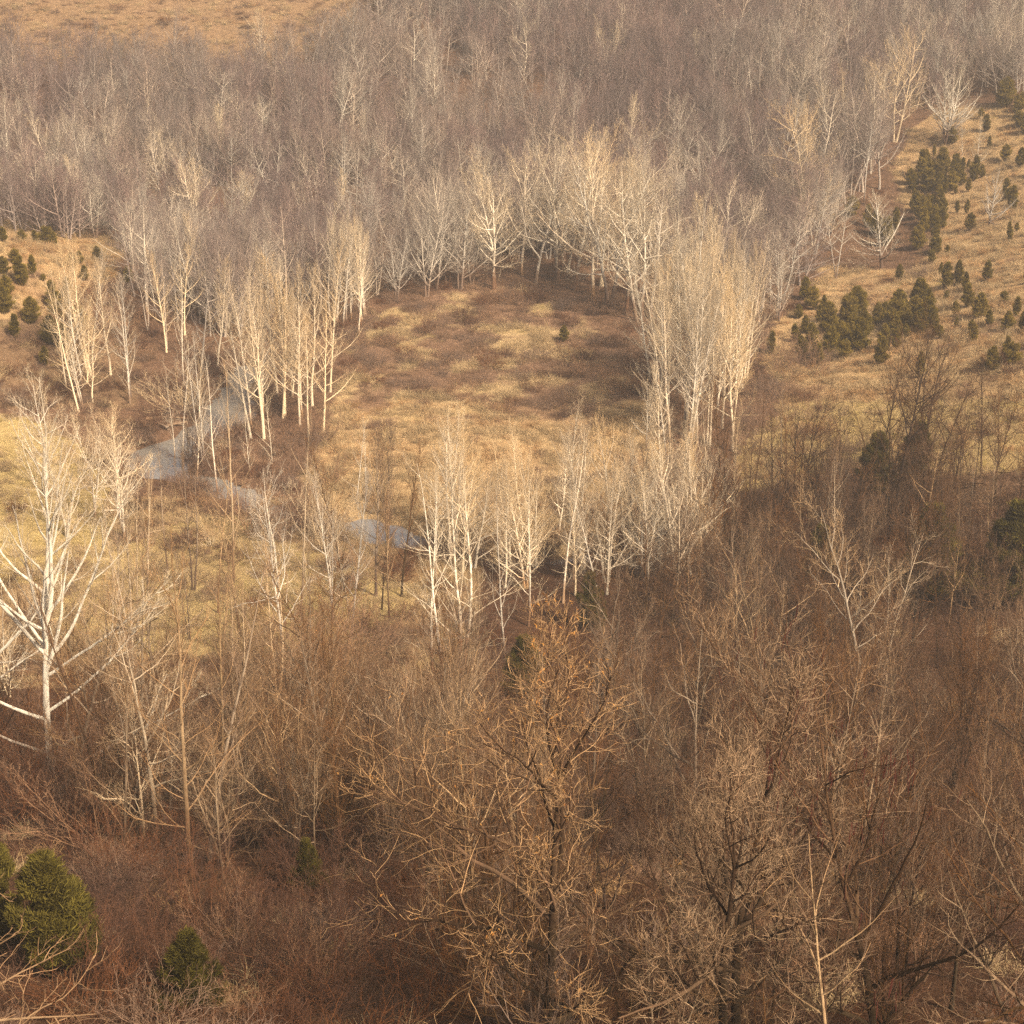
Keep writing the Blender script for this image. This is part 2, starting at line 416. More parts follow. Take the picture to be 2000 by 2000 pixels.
# rounded dense crowns, branched low
for s in range(4):
    H = 12
    t, c, _ = build_tree(350 + s, H, .17, [lv(24, (.12, .95), (62, 26), (.52, .24), .013, .018, 7, s=4, trop=.55, wig=.10),
                                        lv(9, (.2, 1), (44, 30), (.38, .22), .011, .010, 4, trop=.3, wig=.12),
                                        lv(6, (.1, 1), (42, 28), (.48, .34), .010, .007, 3, trop=.3, wig=.1, min=.25)], stems=2, spread=.2)
    add_proto('dome', H, t, c)
# near trees: upright forking crowns of long upswept strokes
for s in range(6):
    H = 15
    t, c, al = build_tree(400 + s, H, .17, [lv(14, (.12, .93), (52, 38), (.50, .30), .0135, .026, 11, s=5, trop=.6, wig=.13, asd=13),
                                         lv(8, (.15, 1), (44, 28), (.48, .26), .012, .014, 8, s=4, trop=.5, wig=.15),
                                         lv(5, (.12, 1), (44, 32), (.55, .36), .010, .009, 6, trop=.3, wig=.14),
                                         lv(1.7, (.15, 1), (40, 30), (.7, .5), .009, .0065, 4, trop=.25, wig=.14, min=.3)], trunk_levels=2, thr=.024, wig0=.04 if s == 0 else .07, stems=1 + s % 3, spread=.2, kseg=16)
    add_proto('near', H, t, c)
for s in range(3):
    t, c, al = build_tree(440 + s, 15, .19, [lv(17, (.14, .95), (54, 34), (.52, .26), .0125, .026, 11, s=5, trop=.6, wig=.12, asd=12),
                                         lv(10, (.15, 1), (46, 28), (.48, .26), .011, .013, 8, s=4, trop=.5, wig=.15),
                                         lv(6, (.12, 1), (44, 32), (.55, .36), .010, .0085, 6, trop=.3, wig=.14),
                                         lv(2.2, (.15, 1), (40, 30), (.65, .5), .009, .0065, 4, trop=.25, wig=.14, min=.3)], trunk_levels=2, thr=.024, wig0=.05, stems=1 + (s == 1), spread=.16, kseg=16)
    add_proto('hero', 15, t, c)
# leggy near trees with bare stems
for s in range(4):
    H = 17
    t, c, _ = build_tree(450 + s, H, .17, [lv(15, (.26, .94), (60, 36), (.36, .2), .0105, .018, 10, s=4, trop=.55, wig=.15, asd=15),
                                        lv(8, (.15, 1), (46, 30), (.46, .26), .011, .013, 7, trop=.4, wig=.16),
                                        lv(5, (.12, 1), (44, 30), (.5, .35), .010, .009, 5, trop=.3, wig=.15),
                                        lv(1.4, (.2, 1), (42, 30), (.66, .46), .009, .0065, 3, trop=.25, wig=.13, min=.3)], trunk_levels=1, thr=.026, wig0=.055, stems=1 + (s == 1), spread=.1, kseg=16)
    add_proto('leggy', H, t, c)
# thin upright poles and coppice stems of the near thicket
for s in range(4):
    H = 9
    t, c, _ = build_tree(480 + s, H, .06, [lv(9, (.15, .94), (46, 36), (.42, .26), .012, .014, 8, s=4, trop=.4, wig=.12, asd=12),
                                        lv(7, (.12, 1), (42, 28), (.46, .28), .010, .009, 6, trop=.4, wig=.14),
                                        lv(3, (.1, 1), (42, 30), (.62, .45), .009, .0065, 4, trop=.2, wig=.14, min=.25)], wig0=.07, thr=.02, stems=3 + s, spread=.34, lean=.08, kseg=12)
    add_proto('coppice', H, t, c)
# saplings and tall shrubs
for s in range(4):
    H = 5
    t, c, _ = build_tree(500 + s, H, .032, [lv(7, (.15, .95), (40, 24), (.55, .25), .012, .011, 6, s=4, trop=.45, wig=.12),
                                         lv(6, (.1, 1), (40, 28), (.45, .3), .011, .008, 5, trop=.3, wig=.14),
                                         lv(3.5, (.1, 1), (40, 28), (.55, .4), .010, .006, 4, trop=.25, wig=.13, min=.2)], stems=7, spread=.55, wig0=.08, lean=.14)
    add_proto('shrub', H, t, c)

# low thicket of arching canes
def thicket(seed, n=60, rad=1.5, h=1.5, rm=.0105):
    r = np.random.default_rng(seed); a = r.uniform(0, 2 * pi, n); q = rad * np.sqrt(r.random(n)) * .7
    st = np.stack([np.cos(a) * q, np.sin(a) * q, np.full(n, -.15)], -1)
    d = np.stack([np.cos(a) * .5 + r.normal(0, .4, n), np.sin(a) * .5 + r.normal(0, .4, n), np.ones(n)], -1)
    L = h * r.uniform(.5, 1.25, n); P = grow_lines(r, st, d, L, 6, .14, -.45)
    R = rm * 1.3 * (1 - np.linspace(0, 1, 6) * .6)[None] * np.ones((n, 1))
    parts = [tube_arrays(P, R, 3, r.uniform(0, 1, n), .03)]
    P2, R2, L2 = children(r, P, R, L, lv(5, (.2, 1), (50, 30), (.5, .3), .01, rm, 4, trop=.2, wig=.16)); parts.append(tube_arrays(P2, R2, 3, r.uniform(0, 1, len(L2)), .03))
    P3, R3, L3 = children(r, P2, R2, L2, lv(3, (.2, 1), (45, 35), (.5, .4), .01, rm * .8, 3, trop=.1, wig=.12, min=.12)); parts.append(tube_arrays(P3, R3, 3, r.uniform(0, 1, len(L3)), .03))
    return tubes_mesh("canes", parts)

# small faces: blades, sprigs, leaves (each a bent strip of two quads / one quad)
def blades_mesh(name, base, d, L, w, bend, r, tone, segs=2):
    n = len(L); d = norm(d); side = norm(np.cross(d, r.normal(0, 1, (n, 3)))); k = segs + 1
    V = np.zeros((n, k, 2, 3)); p = base.copy(); dd = d.copy()
    for i in range(k):
        ww = w * (1 - i / k) if i else w
        V[:, i, 0] = p - side * ww[:, None] / 2; V[:, i, 1] = p + side * ww[:, None] / 2
        dd = norm(dd + bend); p = p + dd * (L / segs)[:, None]
    idx = np.arange(n * k * 2).reshape(n, k, 2)
    Q = np.stack([idx[:, :-1, 0], idx[:, :-1, 1], idx[:, 1:, 1], idx[:, 1:, 0]], -1).reshape(-1, 4)
    return V.reshape(-1, 3), Q, np.repeat(tone, k * 2)

def tuft_mesh(seed, rad, n, h, w, clumps=14, flop=.5):
    r = np.random.default_rng(seed); c = r.normal(0, rad * .5, (clumps, 2)); ci = r.integers(0, clumps, n)
    b = np.zeros((n, 3)); b[:, :2] = c[ci] + r.normal(0, rad * .09, (n, 2)); b[:, 2] = -.1
    out = np.zeros((n, 3)); out[:, :2] = (b[:, :2] - c[ci]) / (rad * .09) * .3
    d = out + np.array([0, 0, 1.]) + r.normal(0, .28, (n, 3))
    bend = r.normal(0, .28, (n, 3)); bend[:, 2] -= flop * .5
    hs = h * r.uniform(.55, 1.2, n) * (.7 + .6 * r.random(clumps)[ci])
    V, Q, tn = blades_mesh("x", b, d, hs, w * r.uniform(.6, 1.3, n), bend, r, np.clip(.5 * r.random(n) + .5 * r.random(clumps)[ci], 0, 1), 3)
    return mesh_from("tuft", V, Q.ravel(), np.full(len(Q), 4), {"tone": tn}, False)

def juniper_meshes(seed, H, rad, peak=.36, n=2600, ln=.06, ragged=.3, cone=False):
    """upswept boughs carrying fine sprays: ragged outline, gaps between boughs, dead wood showing low down"""
    r = np.random.default_rng(seed)
    nb = 60; zt = r.uniform(.02, .9, nb) ** 1.1; ab = np.arange(nb) * 2.4 + r.normal(0, .5, nb)
    p_ = math.log(.5) / math.log(peak)
    def env(z): return np.clip(np.sin(pi * np.clip(z, 0, 1) ** p_), .0, 1) ** .7 * .93 + .05 if not cone else np.clip(1.02 - z, .03, 1) ** .8 * np.clip(.55 + z * 5, 0, 1)
    reach = np.clip(1 + ragged * r.normal(0, 1, nb), .4, 1.5)
    bi = r.integers(0, nb, n); q = np.sqrt(r.uniform(.10, 1, n))
    rise = r.uniform(.10, .22, nb)
    z = zt[bi] + rise[bi] * q + r.normal(0, .016, n); rr = env(zt[bi] + .5 * rise[bi]) * rad * q * reach[bi]
    rr = np.minimum(rr, (env(z) * 1.25 + .05) * rad); z = np.clip(z, 0.01, 1.03)
    a = ab[bi] + r.normal(0, .22, n) / (q + .15)
    b = np.stack([np.cos(a) * rr, np.sin(a) * rr, z * H * .97 + .02 * H], -1)
    m = 8; base = np.repeat(b, m, 0) + r.normal(0, rad * .055, (n * m, 3)); aa = np.repeat(a, m) + r.normal(0, .5, n * m)
    d = np.stack([np.cos(aa) * .6, np.sin(aa) * .6, np.full(n * m, .9)], -1) + r.normal(0, .42, (n * m, 3))
    L = H * ln * r.uniform(.4, 1.5, n * m); w = L * .15
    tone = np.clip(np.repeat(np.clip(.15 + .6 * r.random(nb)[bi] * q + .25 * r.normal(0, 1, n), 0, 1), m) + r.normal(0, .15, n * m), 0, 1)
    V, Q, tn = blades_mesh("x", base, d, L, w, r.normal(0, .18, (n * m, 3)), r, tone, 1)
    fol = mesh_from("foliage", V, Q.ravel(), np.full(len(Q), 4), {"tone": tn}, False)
    P = grow_lines(r, np.array([[0, 0, -.3]]), np.array([[0, 0, 1.]]), np.array([H * .95]), 8, .02, .1)
    R = H * .022 * (1 - .9 * np.linspace(0, 1, 8))[None]
    Pb, Rb, Lb = children(r, P, R, np.array([H * .95]), lv(40, (.06, .95), (64, 35), (.5 * rad / H * 1.9, .12), .02, .01, 4, trop=.5))
    return tubes_mesh("trunk", [tube_arrays(P, R, 6, np.array([.5]), .05), tube_arrays(Pb, Rb, 3, r.random(len(Lb)), .05)]), fol
for i, (H, rad, pk_) in enumerate([(3.6, .95, .36), (3.2, 1.1, .42), (4.4, .85, .30), (2.8, 1.0, .45), (3.8, .75, .40), (3.4, 1.2, .28), (4.0, 1.0, .33)]):
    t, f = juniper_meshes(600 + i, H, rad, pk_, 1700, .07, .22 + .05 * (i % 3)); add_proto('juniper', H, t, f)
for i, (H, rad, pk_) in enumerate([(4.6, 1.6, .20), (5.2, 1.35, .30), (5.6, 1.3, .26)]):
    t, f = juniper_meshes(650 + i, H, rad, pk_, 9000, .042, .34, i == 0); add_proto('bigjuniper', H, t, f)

# ---------------------------------------------------------------- scene objects
COL = S.collection
def tag(o, label=None, cat=None, group=None, kind=None):
    for k, v in (("label", label), ("category", cat), ("group", group), ("kind", kind)):
        if v: o[k] = v
    return o
def set_mat(o, m):
    if not o.data.materials: o.data.materials.append(m)
    o.material_slots[0].link = 'OBJECT'; o.material_slots[0].material = m

THINGS = []        # (root, kind phrase, position) for the labels written at the end
def plant(name, kind, i, p, H, mats, phrase=None, label=None, cat="tree", group=None, rot=None, wide=1.0, tilt=0.0):
    """one tree: an Empty at its base with trunk and crown as parts"""
    PH, ms = PROTO[kind][i % len(PROTO[kind])]
    root = bpy.data.objects.new(name, None); COL.objects.link(root); root.empty_display_size = .2
    H = H * (.86 if kind == 'juniper' else 1); s = H / PH; root.location = p; root.scale = (s * wide, s * wide, s)
    root.rotation_euler = (rng.normal(0, tilt), rng.normal(0, tilt), rng.uniform(0, 2 * pi) if rot is None else rot)
    names = ("trunk", "foliage") if 'juniper' in kind else ("stem", "twigs") if kind == 'shrub' else ("trunk", "crown")
    for me, nm, m in zip(ms, names, mats):
        if me is None: continue
        o = bpy.data.objects.new(nm, me); COL.objects.link(o); o.parent = root; set_mat(o, m)
    tag(root, label, cat, group); root["_h"] = 0; del root["_h"]
    THINGS.append([root, phrase, np.array(p, float), H, label])
    return root

# ---- ground sheet
def axis(lo, hi, step, far_lo, far_hi):
    a = list(np.arange(lo, hi + step, step)); s = step
    x = a[-1]
    while x < far_hi: s *= 1.18; x += s; a.append(min(x, far_hi))
    s = step; x = a[0]; b = []
    while x > far_lo: s *= 1.18; x -= s; b.append(max(x, far_lo))
    return np.array(b[::-1] + a)
gx = axis(-150, 150, 1.0, -900, 900); gy = axis(20, 540, 1.0, -300, 1400)
X, Y = np.meshgrid(gx, gy, indexing='ij'); Z = ground(X, Y)
nx_, ny_ = X.shape; idx = np.arange(nx_ * ny_).reshape(nx_, ny_)
Q = np.stack([idx[:-1, :-1], idx[1:, :-1], idx[1:, 1:], idx[:-1, 1:]], -1).reshape(-1, 4)
CW = cover(X, Y, Z)
gme = mesh_from("ground", np.stack([X, Y, Z], -1).reshape(-1, 3), Q.ravel(), np.full(len(Q), 4),
                {k: CW[..., i].ravel() for i, k in enumerate(("c_straw", "c_yellow", "c_russet", "c_litter", "c_orange", "c_heath"))})
q = NT("ground_cover"); tcg = q.n("TexCoord").outputs["Object"]
n1 = q.noise(tcg, .9, 6, .65); n2 = q.noise(tcg, 5.0, 5, .6)
cols = {"c_straw": ((.21, .135, .065), (.36, .25, .125)), "c_yellow": ((.20, .138, .050), (.35, .255, .098)), "c_russet": ((.030, .014, .008), (.082, .042, .024)),
        "c_litter": ((.026, .012, .0065), (.072, .034, .019)), "c_heath": ((.095, .052, .031), (.205, .122, .072)),
        "c_orange": ((.21, .11, .048), (.34, .20, .09))}
acc = None
nn = q.mapr(q.math('ADD', q.math('MULTIPLY', n1, .55), q.math('MULTIPLY', n2, .45)), .36, .64, 0, 1)
for k, (a, b) in cols.items():
    c = q.mix(nn, a, b); vm = q.n("VectorMath", operation='SCALE'); q.l(c, vm.inputs[0]); q.l(q.attr(k).outputs[2], vm.inputs["Scale"])
    if acc is None: acc = vm.outputs[0]
    else:
        ad = q.n("VectorMath", operation='ADD'); q.l(acc, ad.inputs[0]); q.l(vm.outputs[0], ad.inputs[1]); acc = ad.outputs[0]
bp = q.n("Bump"); bp.inputs["Strength"].default_value = .8; bp.inputs["Distance"].default_value = .35; q.l(nn, bp.inputs["Height"])
q.diffuse(acc, .8, bp.outputs[0]); gme.materials.append(q.m)
go = bpy.data.objects.new("ground", gme); COL.objects.link(go); tag(go, kind="structure")

# ---- creek water: one ribbon along the channel
wv, wq = [], []
tg = norm(np.gradient(CRK[:, :2], axis=0)); nrm = np.stack([-tg[:, 1], tg[:, 0]], -1)
for i in range(len(CRK)):
    for s in np.linspace(-1, 1, 7):
        wv.append((*(CRK[i, :2] + nrm[i] * s * (CRK[i, 2] + 2.2)), WATER_Z + .004 * ((i % 3) == 5)))
for i in range(len(CRK) - 1):
    for j in range(6): wq.append((i * 7 + j, i * 7 + j + 1, i * 7 + 8 + j, i * 7 + 7 + j))
wme = mesh_from("creek_water", np.array(wv), np.array(wq).ravel(), np.full(len(wq), 4), {})
q = NT("creek_water"); b = q.n("BsdfPrincipled"); b.inputs["Base Color"].default_value = (.165, .145, .12, 1); b.inputs["Roughness"].default_value = .05
b.inputs["IOR"].default_value = 1.9
bp = q.n("Bump"); bp.inputs["Strength"].default_value = .05; bp.inputs["Distance"].default_value = .05
mp = q.n("Mapping"); q.l(q.n("TexCoord").outputs["Object"], mp.inputs[0]); q.l(q.noise(mp.outputs[0], 1.6, 3), bp.inputs["Height"]); q.l(bp.outputs[0], b.inputs["Normal"])
q.l(b.outputs[0], q.out.inputs[0]); wme.materials.append(q.m)
wo = bpy.data.objects.new("creek_water", wme); COL.objects.link(wo); tag(wo, kind="structure")

# ---- haze: the valley air
if HAZE:
    lo = np.array([-905., -305., float(Z.min()) - 1]); hi = np.array([905., 1405., max(float(Z.max()) + 28, CAMZ + 6)])
    cv = np.array([[(lo, hi)[a][0], (lo, hi)[b_][1], (lo, hi)[c][2]] for a in (0, 1) for b_ in (0, 1) for c in (0, 1)])
    cq = [(0, 1, 3, 2), (4, 6, 7, 5), (0, 4, 5, 1), (2, 3, 7, 6), (0, 2, 6, 4), (1, 5, 7, 3)]
    hme = mesh_from("haze", cv, np.array(cq).ravel(), np.full(6, 4), {}, False)
    q = NT("valley_haze"); pv = q.n("VolumePrincipled"); pv.inputs["Color"].default_value = (.95, .86, .77, 1); pv.inputs["Density"].default_value = HAZE
    pv.inputs["Anisotropy"].default_value = .2
    q.l(pv.outputs[0], q.out.inputs["Volume"]); hme.materials.append(q.m)
    ho = bpy.data.objects.new("haze", hme); COL.objects.link(ho); tag(ho, kind="stuff")

# ---------------------------------------------------------------- stuff: geometry-node scatter of small meshes on points
def scatter_stuff(name, pts, scl, idx, meshes, mats, label=None):
    coll = bpy.data.collections.new(name + "_sources")
    for i, (me, m) in enumerate(zip(meshes, mats)):
        o = bpy.data.objects.new(f"{name}_source.{i:03d}", me); coll.objects.link(o)
        if m is not None: set_mat(o, m)
    me = bpy.data.meshes.new(name); me.vertices.add(len(pts)); me.vertices.foreach_set("co", np.asarray(pts, np.float32).ravel())
    a = me.attributes.new("scl", 'FLOAT_VECTOR', 'POINT'); a.data.foreach_set("vector", np.asarray(scl, np.float32).ravel())
    a = me.attributes.new("idx", 'INT', 'POINT'); a.data.foreach_set("value", np.asarray(idx, np.int32))
    rt = np.zeros((len(pts), 3), np.float32); rt[:, 2] = rng.uniform(0, 2 * pi, len(pts)); rt[:, :2] = rng.normal(0, .03, (len(pts), 2))
    a = me.attributes.new("rot", 'FLOAT_VECTOR', 'POINT'); a.data.foreach_set("vector", rt.ravel())
    o = bpy.data.objects.new(name, me); COL.objects.link(o)
    g = bpy.data.node_groups.new(name, 'GeometryNodeTree')
    g.interface.new_socket("Geometry", in_out='INPUT', socket_type='NodeSocketGeometry'); g.interface.new_socket("Geometry", in_out='OUTPUT', socket_type='NodeSocketGeometry')
    N = g.nodes; gi = N.new("NodeGroupInput"); gq = N.new("NodeGroupOutput"); ip = N.new("GeometryNodeInstanceOnPoints"); ci = N.new("GeometryNodeCollectionInfo")
    ci.inputs[0].default_value = coll; ci.inputs[1].default_value = True; ci.inputs[2].default_value = True
    def na(nm, ty):
        x = N.new("GeometryNodeInputNamedAttribute"); x.data_type = ty; x.inputs[0].default_value = nm; return x.outputs[0]
    e = N.new("FunctionNodeEulerToRotation"); L = g.links.new
    L(na("rot", 'FLOAT_VECTOR'), e.inputs[0]); L(gi.outputs[0], ip.inputs["Points"]); L(ci.outputs[0], ip.inputs["Instance"])
    ip.inputs["Pick Instance"].default_value = True
    L(na("idx", 'INT'), ip.inputs["Instance Index"]); L(e.outputs[0], ip.inputs["Rotation"]); L(na("scl", 'FLOAT_VECTOR'), ip.inputs["Scale"])
    L(ip.outputs[0], gq.inputs[0])
    md = o.modifiers.new("scatter", 'NODES'); md.node_group = g
    tag(o, label, None, None, "stuff"); return o

def seen_points(n, x0=-140, x1=140, y0=45, y1=500, pad=60):
    x = rng.uniform(x0, x1, n); y = rng.uniform(y0, y1, n); z = ground(x, y); u, v, d = proj(np.stack([x, y, z], -1))
    ok = (u > -pad) & (u < 1932 + pad) & (v > -pad) & (v < 1932 + pad * 3) & (creek_d(x, y) > -.1)
    return np.stack([x, y, z], -1)[ok]

def cov_of(p): return cover(p[:, 0], p[:, 1], p[:, 2])

# grasses
G = seen_points(60000); C = cov_of(G); d = proj(G)[2]
names = ('straw', 'yellow', 'rust', 'litter', 'orange', 'heath')
pick = (rng.random((len(G), 1)) > np.cumsum(C, 1)).sum(1).clip(0, 5)
dens = np.array([.75, .7, .30, .10, .75, .6])[pick] * np.clip(1.15 - d / 700, .3, 1)
keep = rng.random(len(G)) < dens
Gk, pk, dk = G[keep], pick[keep], d[keep]
tm = [tuft_mesh(700, 1.3, 280, .95, .035, 10), tuft_mesh(701, 1.2, 220, .40, .04, 20, .9), tuft_mesh(702, 1.2, 200, .8, .03), tuft_mesh(703, 1.2, 200, .28, .06, 26, 1.2), tuft_mesh(704, 1.3, 260, .95, .03), tuft_mesh(705, 1.25, 230, .9, .03, 12)]
s = rng.uniform(.65, 1.35, len(Gk)); s3 = np.stack([s, s, s * rng.uniform(.7, 1.2, len(Gk))], -1)
scatter_stuff("dry_grass", Gk, s3, pk, tm, [M[k] for k in names])
print("grass", len(Gk))

# thickets of canes (russet brambles, grey brush)
B = seen_points(42000); C = cov_of(B); u, v, d = proj(B)
n1 = fbm(B[:, 0], B[:, 1], 6, 81)
pr = C[:, 2] * .55 + C[:, 5] * .5 + C[:, 3] * .22 + .02
pr = pr * sstep(.38, .58, n1)
pr *= np.where(v < 520, .35, 1) * np.clip(1.2 - d / 600, .3, 1)
keep = (rng.random(len(B)) < pr) & ~((u > 630) & (u < 800) & (v > 980) & (v < 1100) & (creek_d(B[:, 0], B[:, 1]) < 6))
Bk = B[keep]; Ck = C[keep]
th = [thicket(710), thicket(711, 46, 1.2, 1.9), thicket(712, 76, 1.8, 1.2)]
ix = rng.integers(0, 3, len(Bk)) + np.where(rng.random(len(Bk)) < .3 + .6 * Ck[:, 5], 3, 0)
cdist = creek_d(B[:, 0], B[:, 1]); ub, vb, _ = proj(B); far_bank = (ub > 630) & (ub < 800) & (cdist < 6) & (vb > 980); kb = (cdist < 4.5) & ~far_bank & (rng.random(len(B)) < .42) & ~keep; Bk = np.concatenate([Bk, B[kb]]); ix = np.concatenate([ix, rng.integers(0, 6, kb.sum())])
s = rng.uniform(.6, 1.35, len(Bk)); s3 = np.stack([s, s, s * rng.uniform(.7, 1.15, len(Bk))], -1)
th2 = [m.copy() for m in th]
scatter_stuff("bramble_thicket", Bk, s3, ix, th + th2, [M['russet']] * 3 + [M['shrub']] * 3)
print("brambles", len(Bk))

# ---------------------------------------------------------------- placed trees (photo rows of base and top give position and height)
def put(name, kind, i, u, v, vtop, mats, phrase=None, label=None, cat="tree", group=None, **kw):
    p = hit(u, v)[0]; H = height_to(p, vtop)
    return plant(name, kind, i, p, H, mats, phrase, label, cat, group, **kw)
WH, PA, TA, GP, GR, MA, BR, WA, DK = [(M[k], M[k]) for k in ('white', 'pale', 'tan', 'greypale', 'grey', 'mauve', 'brown', 'warm', 'dark')]
TD = (M['pole'], M['pole']); JU = (M['dark'], M['juniper']); JD = (M['dark'], M['cedar'])

# the great white sycamore at the left, with its low limbs
t, c, _ = build_tree(900, 24, .29, [lv(9, (.36, .95), (42, 24), (.36, .16), .018, .035, 9, s=5, trop=.7, wig=.07, asd=10),
                                    lv(7, (.15, 1), (46, 28), (.42, .2), .012, .012, 7, trop=.55, wig=.10),
                                    lv(5, (.12, 1), (42, 30), (.46, .3), .011, .0085, 5, trop=.4, wig=.12),
                                    lv(2, (.1, 1), (42, 30), (.5, .4), .011, .0075, 4, trop=.4, wig=.1, min=.25)],
                     trunk_levels=2, thr=.06, wig0=.025, kseg=18, tw=.88,
                     extra=[(.42, (-.62, .1, .8), 15, .15, .7), (.44, (-.4, -.3, .9), 13, .12, .5), (.40, (.75, .2, .75), 13, .125, .6), (.36, (.9, -.2, .6), 11, .11, .5), (.08, (.95, -.1, .5), 11, .13, .5),
                            (.24, (-.9, -.2, .45), 11, .12, .6), (.26, (.9, .3, .55), 10, .10, .5), (.50, (.28, -.2, .95), 13, .17, .3), (.14, (-.95, .1, .3), 10, .10, .5)])
add_proto('bigsyc', 24, t, c)
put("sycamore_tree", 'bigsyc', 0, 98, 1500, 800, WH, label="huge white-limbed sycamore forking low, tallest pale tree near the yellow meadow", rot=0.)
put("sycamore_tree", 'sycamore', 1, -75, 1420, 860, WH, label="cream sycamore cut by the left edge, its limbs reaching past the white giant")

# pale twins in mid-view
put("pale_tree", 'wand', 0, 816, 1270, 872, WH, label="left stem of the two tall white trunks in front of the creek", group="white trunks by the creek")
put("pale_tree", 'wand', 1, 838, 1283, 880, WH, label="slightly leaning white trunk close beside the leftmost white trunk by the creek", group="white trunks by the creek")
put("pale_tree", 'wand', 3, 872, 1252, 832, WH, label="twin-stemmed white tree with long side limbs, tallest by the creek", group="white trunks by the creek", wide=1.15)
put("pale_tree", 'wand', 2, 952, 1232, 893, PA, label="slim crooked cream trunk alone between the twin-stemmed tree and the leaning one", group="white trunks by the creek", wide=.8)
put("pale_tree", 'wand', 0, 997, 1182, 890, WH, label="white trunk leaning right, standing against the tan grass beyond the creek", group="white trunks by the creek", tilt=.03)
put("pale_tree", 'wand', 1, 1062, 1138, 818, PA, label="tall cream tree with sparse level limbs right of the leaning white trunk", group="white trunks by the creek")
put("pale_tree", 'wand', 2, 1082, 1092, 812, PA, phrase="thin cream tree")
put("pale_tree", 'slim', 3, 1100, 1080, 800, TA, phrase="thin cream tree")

def clump(n, poly, dv, name, kind, mats, phrase, group=None, spacing=1.2, hj=.12, wide=1.0, seed=1, taper=None, tilt=.035, cat="tree"):
    """n trees with their bases inside a photo polygon"""
    r = np.random.default_rng(seed); us = [a for a, _ in poly]; vs = [b for _, b in poly]; got = []
    tries = 0
    while len(got) < n and tries < n * 60:
        tries += 1
        u = r.uniform(min(us), max(us)); v = r.uniform(min(vs), max(vs))
        if not inpoly(np.array(u), np.array(v), poly): continue
        p = hit(u, v)[0]
        if creek_d(p[0], p[1]) < .5: continue
        if any((p[0] - g[0]) ** 2 + (p[1] - g[1]) ** 2 < spacing ** 2 for g in got): continue
        got.append(p)
        k = dv * (1 + r.normal(0, hj)) * (taper(u) if taper else 1)
        H = height_to(p, v - k)
        mt = mats[int(r.integers(len(mats)))]; kd = kind if isinstance(kind, str) else kind[int(r.integers(len(kind)))]
        plant(name, kd, int(r.integers(9)), p, H, mt, phrase, None, cat, group, wide=wide * r.uniform(.85, 1.15), tilt=tilt)
    return got

# tall pale clump to the right of the round meadow
clump(34, [(1215, 700), (1300, 690), (1400, 700), (1440, 760), (1410, 850), (1330, 860), (1250, 850), (1215, 780)], 322, "pale_tree", 'slim', [PA, PA, WH, TA], "slim pale tree", "pale trees in the tall clump", 1.0, .07, .85, 3,
      taper=lambda u: .70 + .33 * math.exp(-((u - 1315) / 75) ** 2))
put("pale_tree", 'sycamore', 0, 1219, 850, 725, WH, label="small white forked tree at the near left foot of the pale clump", wide=.7)
put("pale_tree", 'slim', 2, 1257, 868, 690, WH, phrase="slim pale tree")
# white sycamores along the far side of the meadow
for i, (u, v, vt, m) in enumerate([(932, 545, 298, WH), (1010, 535, 270, PA), (1052, 530, 262, WH), (1085, 548, 258, WH), (1118, 560, 262, PA), (1150, 572, 280, WH), (1180, 590, 285, WH), (1206, 605, 300, WH), (1228, 600, 330, PA), (985, 520, 285, PA),
                                (1135, 540, 275, TA), (1070, 520, 280, TA), (1195, 560, 300, TA)]):
    put("sycamore_tree", 'sycamore', i + 1, u, v, vt, m, phrase="big white-limbed sycamore", group="white sycamores behind the meadow")
for u, v, vt in ((845, 540, 318), (868, 545, 330), (822, 545, 350), (805, 560, 380), (890, 535, 340)):
    put("bare_tree", 'dome', int(u), u, v, vt, GP, phrase="rounded grey-cream tree", wide=.85)
put("bare_tree", 'dome', 1, 748, 568, 424, GP, label="small rounded grey-cream tree at the far left corner of the meadow", wide=.75)
clump(10, [(600, 600), (690, 590), (695, 640), (610, 650)], 205, "pale_tree", 'slim', [PA, PA, TA], "slim pale tree", None, 1.0, .07, .9, 5)
clump(17, [(470, 740), (560, 700), (625, 740), (610, 820), (520, 850), (465, 830)], 255, "pale_tree", 'slim', [PA, TA, TA], "slim pale tree", None, 1.1, .1, .9, 6)
for u, v, vt, i, m in ((350, 760, 475, 0, WH), (345, 890, 640, 1, PA), (372, 905, 660, 2, PA), (330, 870, 690, 0, PA), (385, 880, 620, 3, GP), (412, 940, 660, 1, GP), (473, 905, 760, 2, WH), (514, 895, 740, 0, WH), (672, 950, 775, 1, PA), (690, 945, 785, 2, WH)):
    put("pale_tree", 'wand', i, u, v, vt, m, phrase="slender cream tree", wide=.85)
put("bare_tree", 'dome', 0, 362, 915, 770, DK, label="dark multi-stemmed tree leaning over the pool bend of the creek", wide=.6)
clump(13, [(110, 690), (240, 680), (250, 780), (120, 790)], 215, "pale_tree", ['slim', 'slim', 'wand'], [PA, TA, GP], "spreading pale tree", None, 1.5, .14, 1.0, 8)
clump(5, [(70, 940), (250, 900), (250, 1010), (100, 1060)], 230, "pale_tree", ['slim', 'sycamore'], [PA, TA], "thin pale tree", None, 1.8, .15, 1.0, 9)
clump(12, [(250, 600), (440, 590), (440, 700), (250, 720)], 190, "bare_tree", ['forest', 'slim'], [GP, GR, TA], "grey-tan tree", None, 1.6, .12, 1.0, 10)
